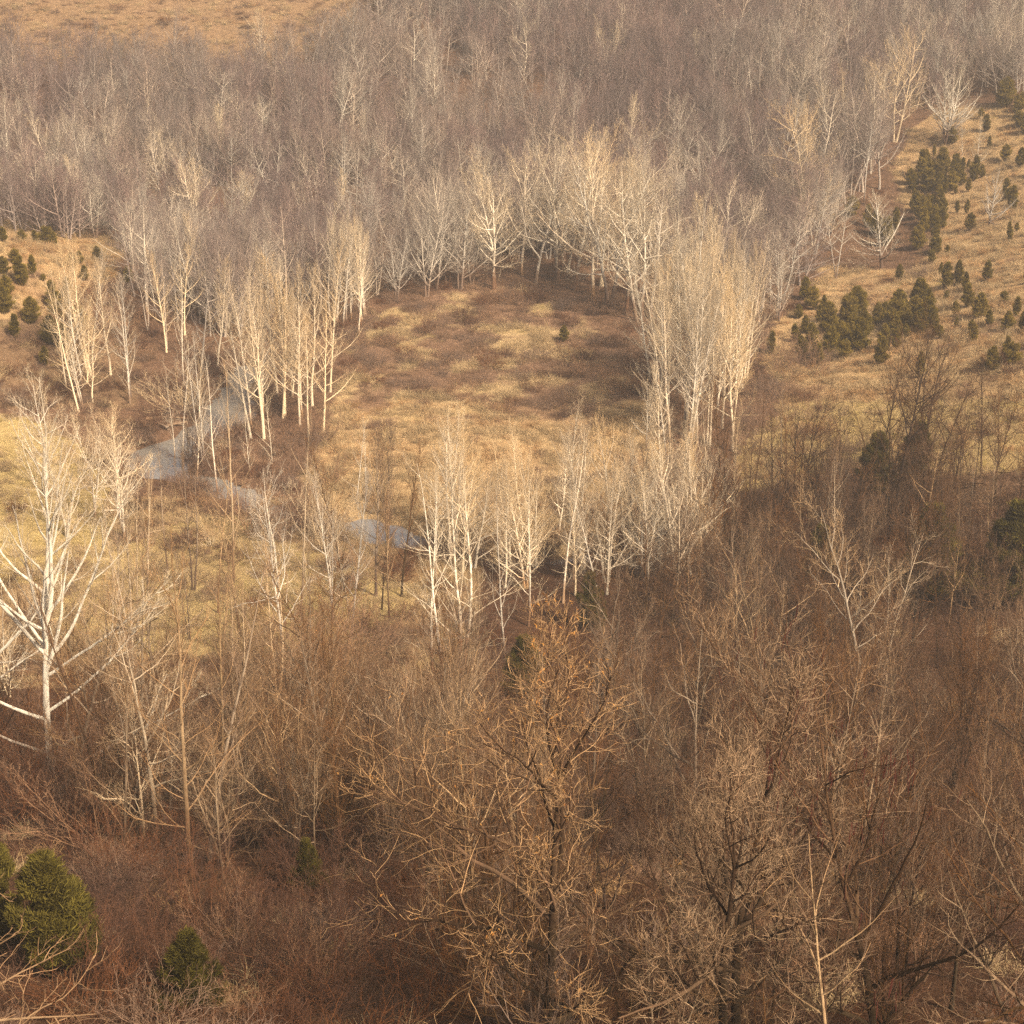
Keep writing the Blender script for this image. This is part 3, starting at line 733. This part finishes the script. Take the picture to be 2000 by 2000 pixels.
# the soft tan band in front of the meadow
clump(34, [(780, 1010), (930, 1000), (1100, 980), (1250, 960), (1330, 990), (1330, 1130), (1150, 1160), (1000, 1120), (840, 1120)], 215, "tan_tree", ['slim', 'slim', 'dome'], [TA, TA, PA], "fine-twigged tan tree", None, 1.8, .14, 1.0, 11)
clump(8, [(560, 1120), (760, 1000), (780, 1150), (640, 1250)], 260, "bare_tree", ['leggy', 'slim'], [WA, GP, BR], "thin grey-tan tree", None, 2.5, .14, .8, 12)

clump(17, [(230, 1060), (520, 1050), (760, 1190), (640, 1330), (250, 1340)], 285, "pole_tree", ['wand', 'leggy', 'wand'], [TD, GP, TD, WA], "tall thin grey-tan tree", None, 3.0, .16, .9, 51)
# lone trees on the right-hand slope
put("sycamore_tree", 'open', 0, 1664, 505, 358, WH, label="symmetrical white tree with level limbs at the edge of the dark junipers", wide=1.05)
put("sycamore_tree", 'open', 1, 1783, 275, 128, WH, label="broad white fan-shaped tree standing highest on the juniper slope", wide=.95)
put("pale_tree", 'open', 0, 1866, 430, 315, GP, label="small feathery cream tree alone on the upper juniper slope", wide=.75)
put("pale_tree", 'slim', 1, 1840, 335, 225, WH, label="slender bright white trunk just below the fan-shaped white tree", wide=.8)
put("pale_tree", 'slim', 2, 1815, 312, 235, WH, label="short bright white stem beside the fan-shaped white tree", wide=.6)
put("bare_tree", 'dome', 2, 1470, 605, 455, GP, label="bushy grey-cream tree between the pale clump and the junipers", wide=.8)
put("bare_tree", 'forest', 2, 1577, 530, 385, GP, label="forked grey tree just left of the level-limbed white tree")
clump(26, [(1440, 330), (1560, 300), (1690, 260), (1690, 330), (1600, 420), (1530, 500), (1450, 520)], 185, "bare_tree", ['forest', 'slim', 'sycamore'], [GP, GP, GR, TA], "tall grey-cream tree", None, 2.2, .12, .95, 13)
# left-hand valley wood
for u, v, vt, i in ((14, 345, 255, 0), (100, 345, 205, 1), (60, 350, 265, 2), (315, 410, 245, 3), (345, 420, 270, 0), (405, 330, 222, 1), (440, 450, 318, 2), (462, 455, 325, 3), (480, 450, 330, 0), (370, 440, 290, 1), (158, 445, 352, 2)):
    put("sycamore_tree", 'sycamore', i, u, v, vt, PA if i % 2 else GP, phrase="pale-limbed sycamore", wide=.9)

# ---- near woods
HT = (M['brown'], M['herotwig'])
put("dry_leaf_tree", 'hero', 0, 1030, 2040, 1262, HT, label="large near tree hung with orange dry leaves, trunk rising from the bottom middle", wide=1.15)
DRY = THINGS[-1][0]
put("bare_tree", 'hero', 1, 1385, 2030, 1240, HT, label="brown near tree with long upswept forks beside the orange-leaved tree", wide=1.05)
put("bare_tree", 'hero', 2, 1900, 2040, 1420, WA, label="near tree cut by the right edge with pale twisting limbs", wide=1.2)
put("bare_tree", 'near', 3, 1640, 2020, 1330, BR, label="brown near tree between the upswept tree and the twisting one", wide=1.1)
put("bare_tree", 'leggy', 0, 1624, 1345, 955, TD, label="tan trunk with crooked limbs in front of the dark cedar thicket")
put("bare_tree", 'leggy', 1, 1656, 1310, 985, TD, label="thin tan trunk leaning beside the crooked-limbed trunk", wide=.8)
put("bare_tree", 'near', 1, 1500, 990, 735, DK, label="dark many-forked tree standing in the yellow grass below the junipers", wide=.85)
put("bare_tree", 'leggy', 2, 1676, 1005, 610, DK, label="tall dark brown tree with angular limbs crossing in front of the junipers", wide=.9)
put("bare_tree", 'near', 3, 1748, 960, 690, DK, label="dark twiggy tree right of the tall angular brown tree", wide=.8)
put("bare_tree", 'wand', 0, 362, 1650, 1020, WA, label="stout tan trunk, left of the pair beside the brushy clearing", wide=1.1)
put("bare_tree", 'wand', 1, 392, 1625, 1050, WA, label="tan trunk, right of the pair beside the brushy clearing", wide=1.1)
put("bare_tree", 'wand', 2, 488, 1600, 1230, WA, label="slim leaning tan trunk just right of the stout tan pair", wide=1.0)
for i, (u, v, vt) in enumerate(((150, 1520, 1040), (205, 1560, 1010), (262, 1500, 1060), (300, 1600, 1080), (430, 1560, 1060), (545, 1530, 1140), (318, 1450, 1000), (255, 1390, 960), (590, 1440, 1030), (640, 1400, 1010), (232, 1630, 1200), (465, 1480, 1090), (700, 1520, 1150), (735, 1620, 1230))):
    put("pole_tree", 'wand' if i % 3 else 'leggy', i, u, v, vt, (WA, BR, WA, TD)[i % 4], phrase="thin straight tan tree", wide=.95)
t, c, _ = build_tree(930, 19, .20, [lv(9, (.2, .95), (58, 30), (.5, .2), .012, .016, 10, s=5, trop=.5, wig=.16, asd=12), lv(7, (.15, 1), (50, 30), (.5, .25), .013, .011, 7, s=4, trop=.45, wig=.18),
                                    lv(4, (.15, 1), (46, 30), (.5, .35), .011, .007, 5, trop=.35, wig=.16)], trunk_levels=2, thr=.04, wig0=.06, kseg=16,
                     extra=[(.70, (.95, .15, -.05), 8.0, .085, .45), (.76, (.9, .3, .35), 6.5, .065, .15), (.62, (.95, -.1, .1), 7.5, .06, .3), (.84, (.8, .2, .7), 6.0, .08, -.1)])
add_proto('corner', 19, t, c)
plant("bare_tree", 'corner', 0, (-13.5, 30.5, float(ground(-13.5, 30.5))), 19, [M['warm']] * 2, label="near tree beyond the bottom left corner, pale lichened limbs sweeping in over the juniper", rot=0.)

NEAR_R = [(1150, 1190), (1300, 1080), (1420, 980), (1560, 960), (1980, 920), (2020, 2150), (1050, 2150), (1000, 1500), (1080, 1340)]
NEAR_M = [(430, 1420), (560, 1430), (760, 1430), (1010, 1420), (1050, 1600), (1050, 2120), (880, 2080), (860, 1800), (700, 1650), (430, 1640)]
NEAR_L = [(-60, 1180), (180, 1260), (400, 1290), (430, 1400), (420, 1600), (240, 1640), (-60, 1640)]
def wood(n, poly, kinds, mats, phrase, hm, spacing, seed, wide=1.0, name="bare_tree", group=None, hsd=.18):
    r = np.random.default_rng(seed); us = [a for a, _ in poly]; vs = [b for _, b in poly]
    U = r.uniform(min(us), max(us), 6000); V = r.uniform(min(vs), max(vs), 6000); ok = inpoly(U, V, poly); Pn = hit(U[ok], V[ok])
    # even density on the ground, not in the picture
    dd = proj(Pn)[2]; Pn = Pn[r.random(len(Pn)) < (dd / dd.max()) ** 2.2]
    got = []
    for p in Pn:
        if len(got) >= n: break
        if creek_d(p[0], p[1]) < .6: continue
        if any((p[0] - g[0]) ** 2 + (p[1] - g[1]) ** 2 < spacing ** 2 for g in got): continue
        got.append(p); kd = kinds[int(r.integers(len(kinds)))]; mt = mats[int(r.integers(len(mats)))]
        plant(name, kd, int(r.integers(9)), p, max(5, hm * (1 + r.normal(0, hsd))), mt, phrase, None, "tree", group, wide=wide * r.uniform(.85, 1.2), tilt=.035)
wood(86, NEAR_R, ['near', 'near', 'leggy'], [BR, WA, BR, BR, DK], "brown bare tree", 11.5, 2.9, 21, .8)
wood(60, NEAR_R, ['coppice'], [BR, WA, WA, DK], "many-stemmed brown coppice tree", 7.5, 2.5, 24, .9, "coppice_tree")
wood(34, NEAR_M, ['near', 'near', 'leggy'], [WA, BR, BR], "brown bare tree", 10.5, 3.4, 22, .8)
wood(34, NEAR_M, ['coppice'], [BR, WA, (M['shrub'], M['shrub'])], "many-stemmed brown coppice tree", 6.5, 2.6, 25, .95, "coppice_tree")
wood(15, NEAR_L, ['leggy', 'near', 'coppice'], [WA, BR, BR, TA], "thin tan bare tree", 11, 4.0, 23, .75)
clump(9, [(1400, 880), (1930, 850), (1930, 1010), (1400, 1010)], 215, "bare_tree", ['near', 'leggy'], [DK, BR, DK], "dark bare tree", None, 3.0, .15, .8, 26)

wood(110, NEAR_R, ['wand', 'slim', 'forest'], [BR, WA, WA, BR, DK], "tall thin brown tree", 11, 2.2, 27, .85, "slender_tree")
wood(44, NEAR_M, ['wand', 'forest'], [BR, WA, BR], "tall thin brown tree", 9.5, 2.6, 28, .85, "slender_tree")
clump(22, [(1120, 1000), (1420, 960), (1600, 980), (1600, 1120), (1120, 1150)], 260, "slender_tree", ['wand', 'forest', 'slim'], [BR, TD, BR], "tall thin brown tree", None, 2.2, .15, .85, 29)
NEAR_W = [(190, 1400), (430, 1360), (900, 1490), (880, 1690), (430, 1700), (190, 1660)]
wood(46, NEAR_W, ['wand', 'leggy', 'coppice', 'near'], [WA, TD, BR, WA], "lean tan-brown tree", 10.5, 2.3, 30, .85, "slender_tree")
# saplings and tall shrubs, each its own
for nm, n, poly, hp, ms, seed, ph in (("shrub", 16, [(200, 1650), (780, 1650), (820, 1960), (220, 1990)], 150, [M['shrub'], M['russet']], 31, "tangled bare shrub"),
                               ("shrub", 14, [(560, 1240), (800, 1200), (800, 1380), (480, 1400)], 110, [M['shrub']], 32, "mauve-brown bare shrub"),
                               ("shrub", 12, [(690, 620), (1190, 640), (1200, 800), (680, 800)], 40, [M['shrub'], M['russet']], 33, "low russet shrub"),
                               ("shrub", 12, [(1400, 690), (1560, 690), (1560, 850), (1400, 880)], 60, [M['shrub']], 34, "low brown shrub"),
                               ("shrub", 7, [(380, 1000), (640, 960), (640, 1060), (400, 1040)], 80, [M['shrub'], M['tan']], 35, "bushy brown shrub"),
                               ("shrub", 14, [(230, 850), (300, 800), (420, 720), (470, 800), (430, 850), (360, 940), (240, 930)], 60, [M['shrub'], M['russet'], M['tan']], 37, "pool-side shrub"),
                               ("shrub", 15, [(10, 1450), (210, 1440), (230, 1600), (10, 1600)], 150, [M['shrub'], M['russet']], 38, "tangled brown shrub"),
                               ("shrub", 8, [(540, 800), (640, 830), (640, 930), (520, 900)], 60, [M['shrub']], 36, "dark creek-bank shrub")):
    clump(n, poly, hp, nm, 'shrub', [(m, m) for m in ms], ph, None, 2.0, .25, 1.3, seed, cat="shrub")

# ---- junipers
for u, v, vt, lab in ((1064, 645, 612, "lone small dark juniper standing in the round meadow"), (1455, 668, 620, "dark juniper touching the right side of the pale clump"),
                      (1785, 545, 490, "larger of two plump junipers side by side on the grassy slope"), (1807, 540, 487, "narrower juniper against the right side of a plump one"),
                      (1862, 532, 488, "round bright-topped juniper alone in the grass right of the plump pair"), (1848, 600, 548, "tall oval juniper alone in the middle of the grassy slope"),
                      (1917, 600, 556, "egg-shaped juniper near the right edge above pale grass"), (1898, 680, 630, "juniper in a touching pair low on the grassy slope"),
                      (1910, 690, 640, "darker juniper in front of its lighter neighbour low on the slope"), (1735, 712, 660, "isolated brownish juniper lowest on the slope"),
                      (1662, 690, 630, "narrow dark juniper in front of the juniper thicket"), (1593, 678, 636, "small bright juniper in the orange grass below the thicket"),
                      (1540, 680, 640, "greyish juniper lowest at the left of the thicket"), (1530, 648, 606, "juniper just above the greyish one left of the thicket"),
                      (1532, 585, 535, "yellow-topped juniper left of the thicket by a thin stem"),
                      (1896, 305, 268, "dark juniper of an upright pair high on the slope"), (1925, 315, 275, "juniper right of the dark upright one high on the slope"),
                      (1866, 280, 255, "small round juniper high in the orange grass"), (1910, 392, 345, "wide juniper by the right edge below the upright pair"),
                      (1805, 402, 376, "tiny juniper of the small pair beside the juniper band"), (1824, 404, 374, "tiny juniper right of its twin beside the juniper band"),
                      (1878, 698, 672, "tiny juniper at the foot of the grassy slope"), (1930, 625, 582, "juniper half cut by the right edge in mid-slope")):
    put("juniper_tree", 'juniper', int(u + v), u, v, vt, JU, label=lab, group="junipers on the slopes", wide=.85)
for i, (u, v, vt) in enumerate(((6, 436, 412), (42, 437, 418), (66, 440, 418), (88, 442, 408), (102, 446, 420), (136, 484, 460), (150, 478, 457), (184, 474, 448))):
    put("juniper_tree", 'juniper', i, u, v + 20, vt + 14, JU, phrase="small juniper", group="junipers on the knoll", wide=1.1)
for i, (u, v, vt) in enumerate(((40, 540, 478), (5, 520, 480), (100, 580, 525), (118, 600, 548), (95, 650, 590), (130, 600, 560), (8, 590, 536), (85, 690, 650), (82, 530, 515), (243, 540, 500))):
    put("juniper_tree", 'juniper', i + 2, u, v, vt, JU, phrase="dark juniper", group="junipers on the knoll", wide=1.1)
for i, (u, v, vt) in enumerate(((30, 500, 465), (62, 520, 478), (12, 560, 515), (128, 560, 520), (160, 530, 498), (60, 610, 556), (30, 640, 588), (150, 620, 570), (120, 660, 606))):
    put("juniper_tree", 'juniper', i + 3, u, v, vt, JU, phrase="dark juniper", group="junipers on the knoll", wide=.95)
def junipers(n, poly, hpx, seed, sp_=1.5, phrase="olive juniper"):
    return clump(n, poly, hpx, "juniper_tree", 'juniper', [JU], phrase, "junipers in the thicket", sp_, .25, .82, seed)
junipers(34, [(1545, 600), (1620, 590), (1755, 585), (1765, 630), (1700, 660), (1660, 670), (1560, 670)], 52, 41, 1.2)
junipers(17, [(1715, 390), (1760, 370), (1790, 430), (1780, 520), (1735, 520)], 42, 42, 1.9)
junipers(17, [(1720, 320), (1860, 310), (1850, 370), (1740, 370)], 38, 43)
junipers(12, [(1790, 560), (1960, 520), (1960, 700), (1700, 720)], 34, 46, 4, 'small slope juniper')
junipers(9, [(1800, 330), (1960, 300), (1960, 480), (1810, 470)], 32, 47, 4, 'small slope juniper')
junipers(10, [(1500, 560), (1580, 540), (1560, 690), (1480, 690)], 36, 48, 2.5, 'small slope juniper')
junipers(16, [(1690, 520), (1800, 470), (1850, 640), (1700, 660)], 32, 49, 2.5, 'small slope juniper')
junipers(14, [(1690, 300), (1790, 260), (1830, 330), (1740, 420)], 34, 50, 2.0, 'small slope juniper')
junipers(10, [(1840, 220), (1950, 180), (1960, 260), (1860, 250)], 40, 44)
junipers(6, [(1600, 400), (1690, 420), (1690, 480), (1600, 480)], 50, 45)
for u, v, vt, lab, i, wd in ((362, 1905, 1768, "dark conical juniper standing in russet brush near the bottom edge", 0, 1.15), (105, 1850, 1625, "big olive juniper behind the pale limb near the bottom left corner", 1, 1.0),
                             (-8, 1800, 1590, "olive juniper half cut by the left edge beside the big one", 2, 1.0), (990, 1330, 1205, "dark green cedar behind the top of the orange-leaved tree", 1, .9),
                             (1545, 1110, 995, "olive cedar at the left of the shaded cedars", 1, .8), (1752, 1130, 965, "large dark cedar behind the crooked tan trunk", 0, 1.1),
                             (1905, 1130, 960, "wide olive cedar by the right edge in the shaded wood", 0, 1.1), (1650, 930, 820, "dark cedar in the yellow grass left of the angular brown tree", 1, .9),
                             (1728, 905, 800, "dark cedar right of the angular brown tree in the yellow grass", 1, .9), (582, 1690, 1590, "dark low cedar at the back of the brushy clearing", 0, .8), (1112, 1200, 1085, "thin dark cedar behind the brown twigs right of the white trunks", 1, .7)):
    put("juniper_tree", 'bigjuniper', i, u, v, vt, JD, label=lab, group="near cedars", wide=wd)

# ---------------------------------------------------------------- far wood: nearest trees one by one, the rest as a mass
EDGE = [(-100, 420), (230, 455), (260, 600), (430, 640), (560, 600), (700, 560), (800, 540), (950, 500), (1090, 500), (1240, 545), (1300, 620), (1440, 620), (1510, 560), (1540, 500), (1600, 400), (1690, 255), (1760, 215), (1900, 180), (2050, 150)]
eu = np.array([a for a, _ in EDGE]); ev = np.array([b for _, b in EDGE])
xs = rng.uniform(-150, 165, 60000); ys = rng.uniform(262, 520, 60000); P0 = np.stack([xs, ys, ground(xs, ys)], -1)
u, v, d = proj(P0)
ok = (u > -60) & (u < 1990) & (v > -70) & (v < np.interp(u, eu, ev) + (fbm(xs, ys, 12, 91) - .5) * 50)
ok &= ~(inpoly(u + (fbm(xs, ys, 14, 92) - .5) * 60, v + (fbm(xs, ys, 10, 93) - .5) * 40, FIELD))
ok &= ~((u < 250) & (v > 395) & (ys < 320))
P0 = P0[ok]
cell = {}; W_ = []
for p in P0:
    k = (int(p[0] // 2.8), int(p[1] // 2.8))
    if any((a, b) in cell and (cell[(a, b)][0] - p[0]) ** 2 + (cell[(a, b)][1] - p[1]) ** 2 < 2.3 ** 2 for a in (k[0] - 1, k[0], k[0] + 1) for b in (k[1] - 1, k[1], k[1] + 1)): continue
    cell[k] = p; W_.append(p)
W_ = np.array(W_); d = proj(W_)[2]; W_ = W_[np.argsort(d)]
gap = fbm(W_[:, 0] + W_[:, 1] * .3, W_[:, 1] * 2.2, 26, 97); W_ = W_[rng.random(len(W_)) < .35 + .65 * sstep(.36, .52, gap)]
print("far wood", len(W_))
NIND = 70
for p in W_[:NIND]:
    r = rng.random(); plant("bare_tree", 'forest' if r < .75 else 'dome', int(rng.integers(9)), p, float(np.clip(rng.normal(13.5, 2), 8, 18)), [GR, GP, MA, GR][int(rng.integers(4))], "grey bare tree", None, "tree", "trees at the near edge of the far wood", wide=rng.uniform(.9, 1.2), tilt=.02)
R_ = W_[NIND:]
src, mts = [], []
def joined(ms):
    vs, ls, tn, tk, o = [], [], [], [], 0
    for me in ms:
        n = len(me.vertices); a = np.zeros(n * 3, np.float32); me.vertices.foreach_get("co", a); vs.append(a.reshape(-1, 3))
        l = np.zeros(len(me.loops), np.int32); me.loops.foreach_get("vertex_index", l); ls.append(l + o); o += n
        for k, lst in (("tone", tn), ("thick", tk)):
            b = np.zeros(n, np.float32); me.attributes[k].data.foreach_get("value", b); lst.append(b)
    l = np.concatenate(ls); return mesh_from("wood", np.concatenate(vs), l, np.full(len(l) // 4, 4), {"tone": np.concatenate(tn), "thick": np.concatenate(tk)})
base = [joined(PROTO['forest'][i][1]) for i in range(6)] + [joined(PROTO['dome'][i][1]) for i in range(4)]
hts = [17] * 6 + [12] * 4
for m in ('grey', 'mauve', 'greypale'):
    for b_ in base: src.append(b_.copy()); mts.append(M[m])
nb = len(base); n = len(R_); patch = fbm(R_[:, 0], R_[:, 1], 30, 95)
ru, rv, _d = proj(R_); pg = np.where((ru < 820) & (rv > 260), .2, np.where(rv > 330, .2, np.where(ru > 1420, .25, .03)))
mi = np.where(rng.random(n) < pg, 2, np.where(patch + rng.normal(0, .05, n) > .5, 0, 1)); bi = np.where(rng.random(n) < .5, rng.integers(0, 6, n), rng.integers(6, 10, n))
H = np.clip(rng.normal(11.2, 1.8, n) + (fbm(R_[:, 0], R_[:, 1], 40, 98) - .5) * 9, 6, 20); s = H / np.array(hts)[bi]; wd = s * rng.uniform(.85, 1.25, n)
scatter_stuff("far_woodland", R_, np.stack([wd, wd, s], -1), mi * nb + bi, src, mts, "mauve-grey mass of leafless trees covering the far hillside")
# scattered pale stems within the far wood
sel = R_[rng.random(n) < .024]
for p in sel[:56]:
    plant("pale_tree", ['slim', 'sycamore'][int(rng.integers(2))], int(rng.integers(9)), p + np.array([.8, .4, 0]), float(rng.normal(13, 1.6)), [GP, PA][int(rng.integers(2))], "pale far-wood tree", None, "tree", "pale trees in the far wood", wide=.9, tilt=.02)

# ---- dry leaves that still hang on the near tree (a part of it)
PH, (tm_, cm_) = PROTO['hero'][0]
n = len(cm_.vertices); a = np.zeros(n * 3, np.float32); cm_.vertices.foreach_get("co", a); a = a.reshape(-1, 3)
r = np.random.default_rng(5); cl = a[r.integers(0, n, 260)]; b0 = a[r.integers(0, n, 40000)]
dmin = np.min(np.linalg.norm(b0[:, None] - cl[None], axis=2), axis=1); b0 = b0[dmin < .25][:520]
V, Q, tn = blades_mesh("x", b0, r.normal(0, .5, (len(b0), 3)) + np.array([0, 0, -1.]), r.uniform(.06, .13, len(b0)), r.uniform(.03, .055, len(b0)), r.normal(0, .4, (len(b0), 3)), r, r.random(len(b0)), 2)
lm = mesh_from("dry_leaves", V, Q.ravel(), np.full(len(Q), 4), {"tone": tn}, False)
lo_ = bpy.data.objects.new("dry_leaves", lm); COL.objects.link(lo_); lo_.parent = DRY; set_mat(lo_, M['leaf']); tag(lo_, kind="stuff")

# dark red pods hanging in the crown of the near tree at the right
PODT = [T[0] for T in THINGS if T[4] and "between the upswept tree" in T[4]][0]
PH, (tm_, cm_) = PROTO['near'][3]
n = len(cm_.vertices); a = np.zeros(n * 3, np.float32); cm_.vertices.foreach_get("co", a); a = a.reshape(-1, 3)
r = np.random.default_rng(6); b0 = a[r.integers(0, n, 420)]; b0 = b0[b0[:, 2] > 6][:190]; m = len(b0)
P = grow_lines(r, b0, np.tile([[0, 0, -1.]], (m, 1)) + r.normal(0, .08, (m, 3)), r.uniform(.3, .75, m), 4, .05, 0)
lm = tubes_mesh("seed_pods", [tube_arrays(P, np.full((m, 4), .014), 4, r.random(m), .05)])
lo_ = bpy.data.objects.new("seed_pods", lm); COL.objects.link(lo_); lo_.parent = PODT; set_mat(lo_, bark("pod_skin", (.06, .014, .010), (.075, .018, .012))); tag(lo_, kind="stuff")

# driftwood thrown up on the inner bank of the pool
for i, (u, v, L_, rz, lab) in enumerate(((318, 792, 6, .2, "longest bleached log on the inner bank of the creek pool"), (345, 782, 4.5, 1.0, "bleached log lying crosswise behind the longest one at the pool"), (300, 806, 4, 2.4, "short grey log at the water's edge of the creek pool"),
                                  (362, 775, 3.5, 2.9, "bleached log furthest up the bank of the creek pool"), (335, 805, 3, .5, "short bleached log half in the pool beside the longest log"))):
    p = hit(u, v)[0]; r = np.random.default_rng(800 + i)
    P = grow_lines(r, np.array([[-L_ / 2, 0, .22]]), np.array([[1., 0, .03]]), np.array([L_]), 9, .06, 0); Rr = np.linspace(.2, .09, 9)[None]
    P2, R2, L2 = children(r, P, Rr, np.array([L_]), lv(5, (.3, .95), (60, 40), (.32, .2), .03, .025, 5, s=5, trop=.3, wig=.12))
    lo_ = bpy.data.objects.new("driftwood_log", tubes_mesh("log", [tube_arrays(P, Rr, 7, np.array([.5]), .05), tube_arrays(P2, R2, 5, r.random(len(L2)), .05)])); COL.objects.link(lo_)
    lo_.location = p + np.array([0, 0, .1]); lo_.rotation_euler = (0, 0, rz); set_mat(lo_, M['pale']); tag(lo_, lab, "log", "driftwood by the pool")

# ---------------------------------------------------------------- labels for the trees that have none yet: where each stands among things one can find
LM = [("the white giant sycamore", 98, 1500), ("the creek pool", 330, 860), ("the creekside white trunks", 850, 1270), ("the lone meadow juniper", 1064, 640), ("the tall pale clump", 1320, 790), ("the juniper thicket", 1650, 590),
      ("the level-limbed white tree", 1664, 505), ("the fan-shaped white tree", 1783, 275), ("the knoll", 90, 480), ("the far white sycamores", 1100, 550), ("the yellow meadow", 80, 930), ("the orange-leaved tree", 1030, 2000),
      ("the upswept near tree", 1385, 2000), ("the stout tan pair", 375, 1640), ("the conical juniper", 362, 1890), ("the crooked tan trunk", 1624, 1340), ("the shaded cedars", 1750, 1120), ("the angular brown tree", 1676, 1000),
      ("the brushy clearing", 520, 1800), ("the pale left-hand clump", 540, 800), ("the pale far-left clump", 650, 620), ("the orange hill field", 350, 100), ("the twisting right-edge tree", 1900, 2000), ("the creek bend", 700, 1010)]
lmw = hit([a for _, a, _ in LM], [b for _, _, b in LM])
cells = {}
for T in THINGS:
    if T[4]: continue
    p = T[2]; dd = np.hypot(lmw[:, 0] - p[0], lmw[:, 1] - p[1]); i = int(np.argmin(dd)); dx, dy = p[0] - lmw[i, 0], p[1] - lmw[i, 1]
    rel = ("among" if 'clump' in LM[i][0] or 'thicket' in LM[i][0] or 'cedars' in LM[i][0] else "close by") if dd[i] < 4 else ("right of" if dx > 0 else "left of") if abs(dx) > abs(dy) else ("behind" if dy > 0 else "in front of")
    cells.setdefault((T[1], rel, LM[i][0]), []).append(T)
ORD = ["leftmost", "second", "third", "fourth", "fifth", "sixth", "seventh", "eighth"]
for (ph, rel, lm_), ts in cells.items():
    plural = ph + "s"
    if ' tree ' in ph: plural = ph.replace(' tree ', ' trees ')
    ts.sort(key=lambda T: proj(T[2])[0])
    for j, T in enumerate(ts):
        root = T[0]
        if len(ts) == 1: root["label"] = f"{ph} {rel} {lm_}"
        elif len(ts) <= 8:
            o_ = "rightmost" if j == len(ts) - 1 else ORD[j] + (" from left" if j else "")
            root["label"] = f"{o_} of the {plural} {rel} {lm_}"
            if len(root["label"].split()) > 16: root["label"] = f"{o_}: {ph} {rel} {lm_}"
        else:
            root["label"] = f"{ph}, one of many {rel} {lm_}"
        if len(ts) > 8 or "group" not in root.keys(): root["group"] = f"{plural} {rel} {lm_}"
print("things", len(THINGS))
